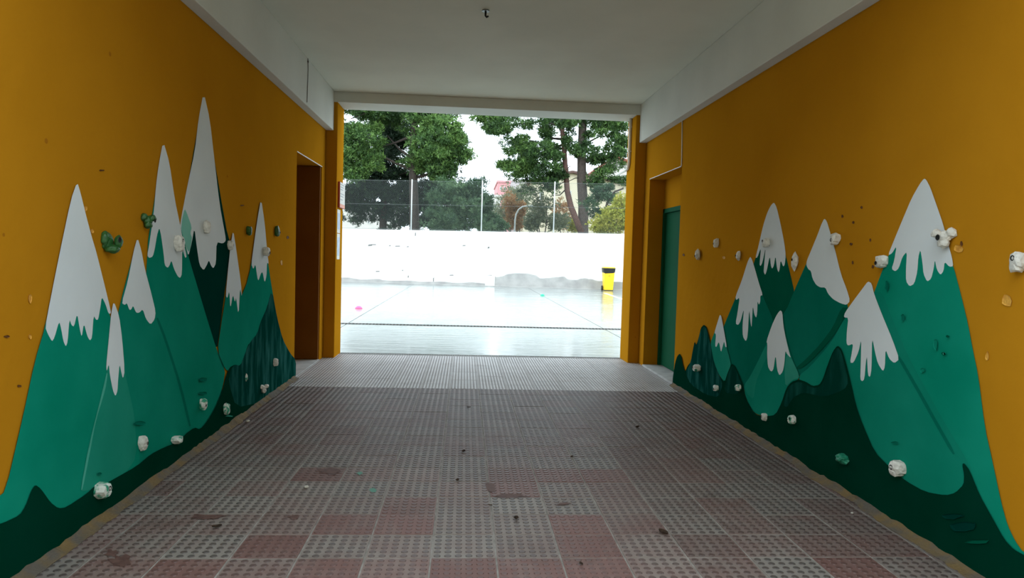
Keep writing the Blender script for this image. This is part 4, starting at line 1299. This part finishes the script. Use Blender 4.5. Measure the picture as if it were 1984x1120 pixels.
# thin leaning tree at the right pillar
Y = 37.0
t5 = empty('leaning_tree', (P(1163, 450, Y).x, Y, -.02))
tag(t5, 'thin dark leaning tree beside the right pillar', 'tree')
limb('trunk', [(1163, 450), (1170, 420), (1177, 392), (1190, 372), (1208, 365)], Y, .10, .045, M['bark_dark'], t5, base_z=-.05)
for k, pts in enumerate([[(1172, 412), (1190, 415), (1206, 430)], [(1177, 392), (1195, 398), (1212, 400)], [(1180, 388), (1172, 372), (1160, 362)]]):
    limb('branch', pts, Y, .035, .012, M['bark_dark'], t5, seg=6)
tufts('foliage', [clump(1172, 375, 50, 40, Y + .3, 200, .3), clump(1150, 395, 40, 50, Y + .5, 160, .3)], M['shrub_dark'], t5, 15)


def bush(name, lab, cl, mt, Y, stem_px, seed, group, needle=(.14, .04)):
    t = empty(name, (P(stem_px, 440, Y).x, Y, -.02))
    tag(t, lab, 'tree' if 'tree' in name else 'shrub', group)
    r = random.Random(seed)
    b = Vector((P(stem_px, 440, Y).x, Y, -.05))
    for k, c in enumerate(cl[:4]):
        rel(tube('stem', wob(b, Vector(c[0]), 5, .12, seed + k), [.07, .06, .05, .04, .03, .02], M['bark'], t, 6))
    tufts('foliage', cl, mt, t, seed, needle=needle, per=7, up=.1, sharp=False, puffs=False)


GB = 'shrubs and small trees beyond the wall'
Y = 46.0
bush('autumn_tree', 'rusty orange small tree behind the curved white pole', [clump(1000, 425, 36, 44, Y, 420, .5), clump(988, 395, 24, 40, Y, 160, .5), clump(1008, 405, 24, 30, Y, 150, .6)], M['autumn'], Y, 1000, 31, GB)
bush('pale_tree', 'pale grey-green small tree in front of the grey building', [clump(990, 390, 50, 60, Y + 5, 420, .7), clump(1012, 380, 40, 50, Y + 5, 300, .6), clump(975, 420, 50, 50, Y + 5, 460, .6)], M['shrub_grey'], Y + 5, 990, 32, GB)
bush('drooping_tree', 'grey-green drooping small tree before the cream house', [clump(1040, 415, 40, 50, Y - 4, 280, .4), clump(1078, 430, 56, 34, Y - 4, 260, .45), clump(1058, 392, 50, 30, Y - 4, 90, .35), clump(1040, 375, 30, 30, Y - 4, 50, .3), clump(1030, 432, 30, 30, Y - 4, 200, .3)],
     M['shrub_grey'], Y - 4, 1055, 33, GB)
bush('rusty_shrub', 'rusty brown shrub between the third post and the pine', [clump(1085, 405, 36, 40, Y, 140, .5), clump(1100, 430, 40, 30, Y, 140, .6)], M['autumn'], Y, 1090, 34, GB)
bush('yellow_shrub', 'yellow-green shrub right of the pine trunk', [clump(1190, 425, 60, 60, Y - 11, 520, .6), clump(1165, 438, 40, 30, Y - 11, 260, .6), clump(1205, 395, 40, 40, Y - 11, 120, .7), clump(1225, 420, 50, 70, Y - 11, 300, .6)], M['yellow'], Y - 11, 1190, 35, GB)
bush('yellow_shrub', 'yellow-green shrub left of the pine trunk', [clump(1113, 437, 26, 26, Y - 2, 220, .7)], M['yellow'], Y - 2, 1112, 36, GB)
bush('dark_shrub', 'dark green shrub at the second fence post', [clump(945, 430, 46, 40, Y - 4, 620, .4), clump(925, 400, 40, 50, Y - 4, 420, .35), clump(945, 395, 24, 40, Y - 4, 200, .5)], M['shrub_dark'], Y - 4, 940, 37, GB)
bush('olive_shrub', 'olive green shrub below the low dark roof', [clump(965, 438, 40, 22, Y - 7.5, 320, .5)], M['shrub_dark'], Y - 7.5, 965, 38, GB)

# curved white pole
Y = 44.0
cp = empty('curved_pole', (P(998, 445, Y).x, Y, -.02))
tag(cp, 'white curved lamp pole beyond the wall right of the second post', 'lamp post')
pts = [P(997, 445, Y), P(998, 425, Y), P(1000, 415, Y), P(1005, 406, Y), P(1013, 400.5, Y), P(1025, 399, Y)]
pts = [Vector((pts[0].x, Y, -.05))] + pts
rel(tube('pole', pts, [.05] * 6 + [.035], M['post'], cp, 8))
e = pts[-1]
rel(boxes('lamp_head', [(e.x - .05, e.x + .5, e.y - .09, e.y + .09, e.z - .07, e.z + .05)], M['post'], cp, bevel=.03))

# ------------------------------------------------------------------ houses
M['cream'] = mat('cream_render', (214, 204, 178), (204, 192, 164), .8, 0.85, 0.2, 8)
M['offwhite'] = mat('offwhite_render', (212, 210, 202), (200, 198, 190), .6, 0.85)
M['pinkwall'] = mat('pink_render', (214, 150, 152), (206, 142, 144), .5, 0.85)
M['greywall'] = mat('grey_render', (186, 180, 178), (174, 168, 168), .5, 0.85)
M['roof_red'] = mat('red_roof_tiles', (150, 84, 72), (126, 70, 62), 5, 0.85, .5, 12)
M['roof_dark'] = mat('dark_roof_tiles', (104, 78, 70), (86, 66, 60), 5, 0.85, .5, 12)
M['glass'] = mat('window_glass', (70, 78, 84), None, rough=0.15)
M['frame'] = mat('window_frame', (190, 190, 186), None, rough=0.5)


def house(name, lab, px0, px1, Yf, depth, eave_px, wall_m, roof=None, windows=(), ridge=None, roof_m=None, over=.4):
    a, b = P(px0, 440, Yf), P(px1, 440, Yf)
    ze = P((px0 + px1) / 2, eave_px, Yf).z
    t = empty(name, ((a.x + b.x) / 2, Yf, -.02))
    tag(t, lab, 'building')
    if ridge is None:
        rel(boxes('wall', [(a.x, b.x, Yf, Yf + depth, -.1, ze)], wall_m, t))
        rel(boxes('parapet', [(a.x - .15, b.x + .15, Yf - .15, Yf + depth + .15, ze, ze + .35)], wall_m, t))
    else:
        rp, rpy = ridge
        rx = P(rp, rpy, Yf)
        # gable towards the camera
        vs = []
        for y in (Yf, Yf + depth):
            vs += [(a.x, y, -.1), (b.x, y, -.1), (b.x, y, ze), (rx.x, y, rx.z), (a.x, y, ze)]
        fs = [(0, 1, 2, 3, 4), (9, 8, 7, 6, 5), (0, 5, 6, 1), (1, 6, 7, 2), (4, 9, 5, 0)]
        rel(pydata('wall', vs, fs, wall_m, t))
        for s, ex in ((-1, a.x), (1, b.x)):
            d = Vector((ex - rx.x, 0, ze - rx.z))
            e1 = Vector((rx.x, 0, rx.z)) + d * (1 + over / abs(d.x))
            r0 = Vector((rx.x, 0, rx.z))
            th = Vector((0, 0, .22))
            vs = []
            for y in (Yf - over, Yf + depth + over):
                for q in (r0, e1, e1 + th, r0 + th):
                    vs.append((q.x, y, q.z + .01))
            fs = [(0, 1, 2, 3), (7, 6, 5, 4), (0, 4, 5, 1), (1, 5, 6, 2), (2, 6, 7, 3), (3, 7, 4, 0)]
            rel(pydata('roof_slope', vs, fs, roof_m, t))
    for (wx0, wy0, wx1, wy1) in windows:
        p, q = P(wx0, wy1, Yf), P(wx1, wy0, Yf)
        w = rel(boxes('window', [(p.x, q.x, Yf - .06, Yf + .05, p.z, q.z)], M['frame'], t))
        g = .12
        o = boxes('pane', [(p.x + g, q.x - g, Yf - .075, Yf - .05, p.z + g, q.z - g)], M['glass'], w)
        o.matrix_parent_inverse = Matrix.Identity(4)
        o.matrix_parent_inverse = w.matrix_parent_inverse.copy() if False else Matrix.Identity(4)
    return t


house('cream_house', 'cream gabled house with dark red roof behind the two-stemmed pine', 1026, 1215, 62, 14, 357, M['cream'], ridge=(1108, 336), roof_m=M['roof_dark'], windows=[(1102, 370, 1107, 388), (1045, 372, 1052, 388), (1180, 372, 1188, 390)])
house('tiled_house', 'off-white house with red tiled hip roof at the right pillar', 1152, 1260, 78, 12, 332, M['offwhite'], ridge=(1190, 306), roof_m=M['roof_red'], windows=[(1186, 344, 1198, 366), (1162, 344, 1170, 362), (1212, 344, 1224, 366)], over=.8)
house('pink_block', 'pink flat-roofed block far beyond the wall', 962, 986, 120, 14, 354, M['pinkwall'], windows=[(968, 362, 972, 368), (976, 362, 980, 368), (968, 378, 972, 384), (976, 378, 980, 384)])
house('grey_block', 'grey flat-roofed block right of the pink one', 986, 1040, 126, 16, 352, M['greywall'], windows=[(1004, 360, 1007, 367), (1009, 360, 1012, 367), (1014, 360, 1017, 367), (992, 360, 996, 367), (992, 376, 996, 383), (1004, 376, 1008, 383)])
house('low_white_house', 'low pale house left of the pink block', 925, 968, 95, 10, 382, M['offwhite'], windows=[(948, 392, 953, 400)])
house('low_roofed_shed', 'low shed with dark tiled roof in front of the pale house', 946, 976, 70, 6, 424, M['offwhite'], ridge=(952, 416), roof_m=M['roof_dark'])
house('apartment_block', 'pale apartment block glimpsed behind the left pines', 640, 760, 90, 12, 395, M['offwhite'], windows=[(712, 400, 717, 410), (690, 400, 696, 410), (668, 400, 674, 410), (730, 400, 736, 410), (690, 424, 696, 434), (712, 424, 717, 434)])
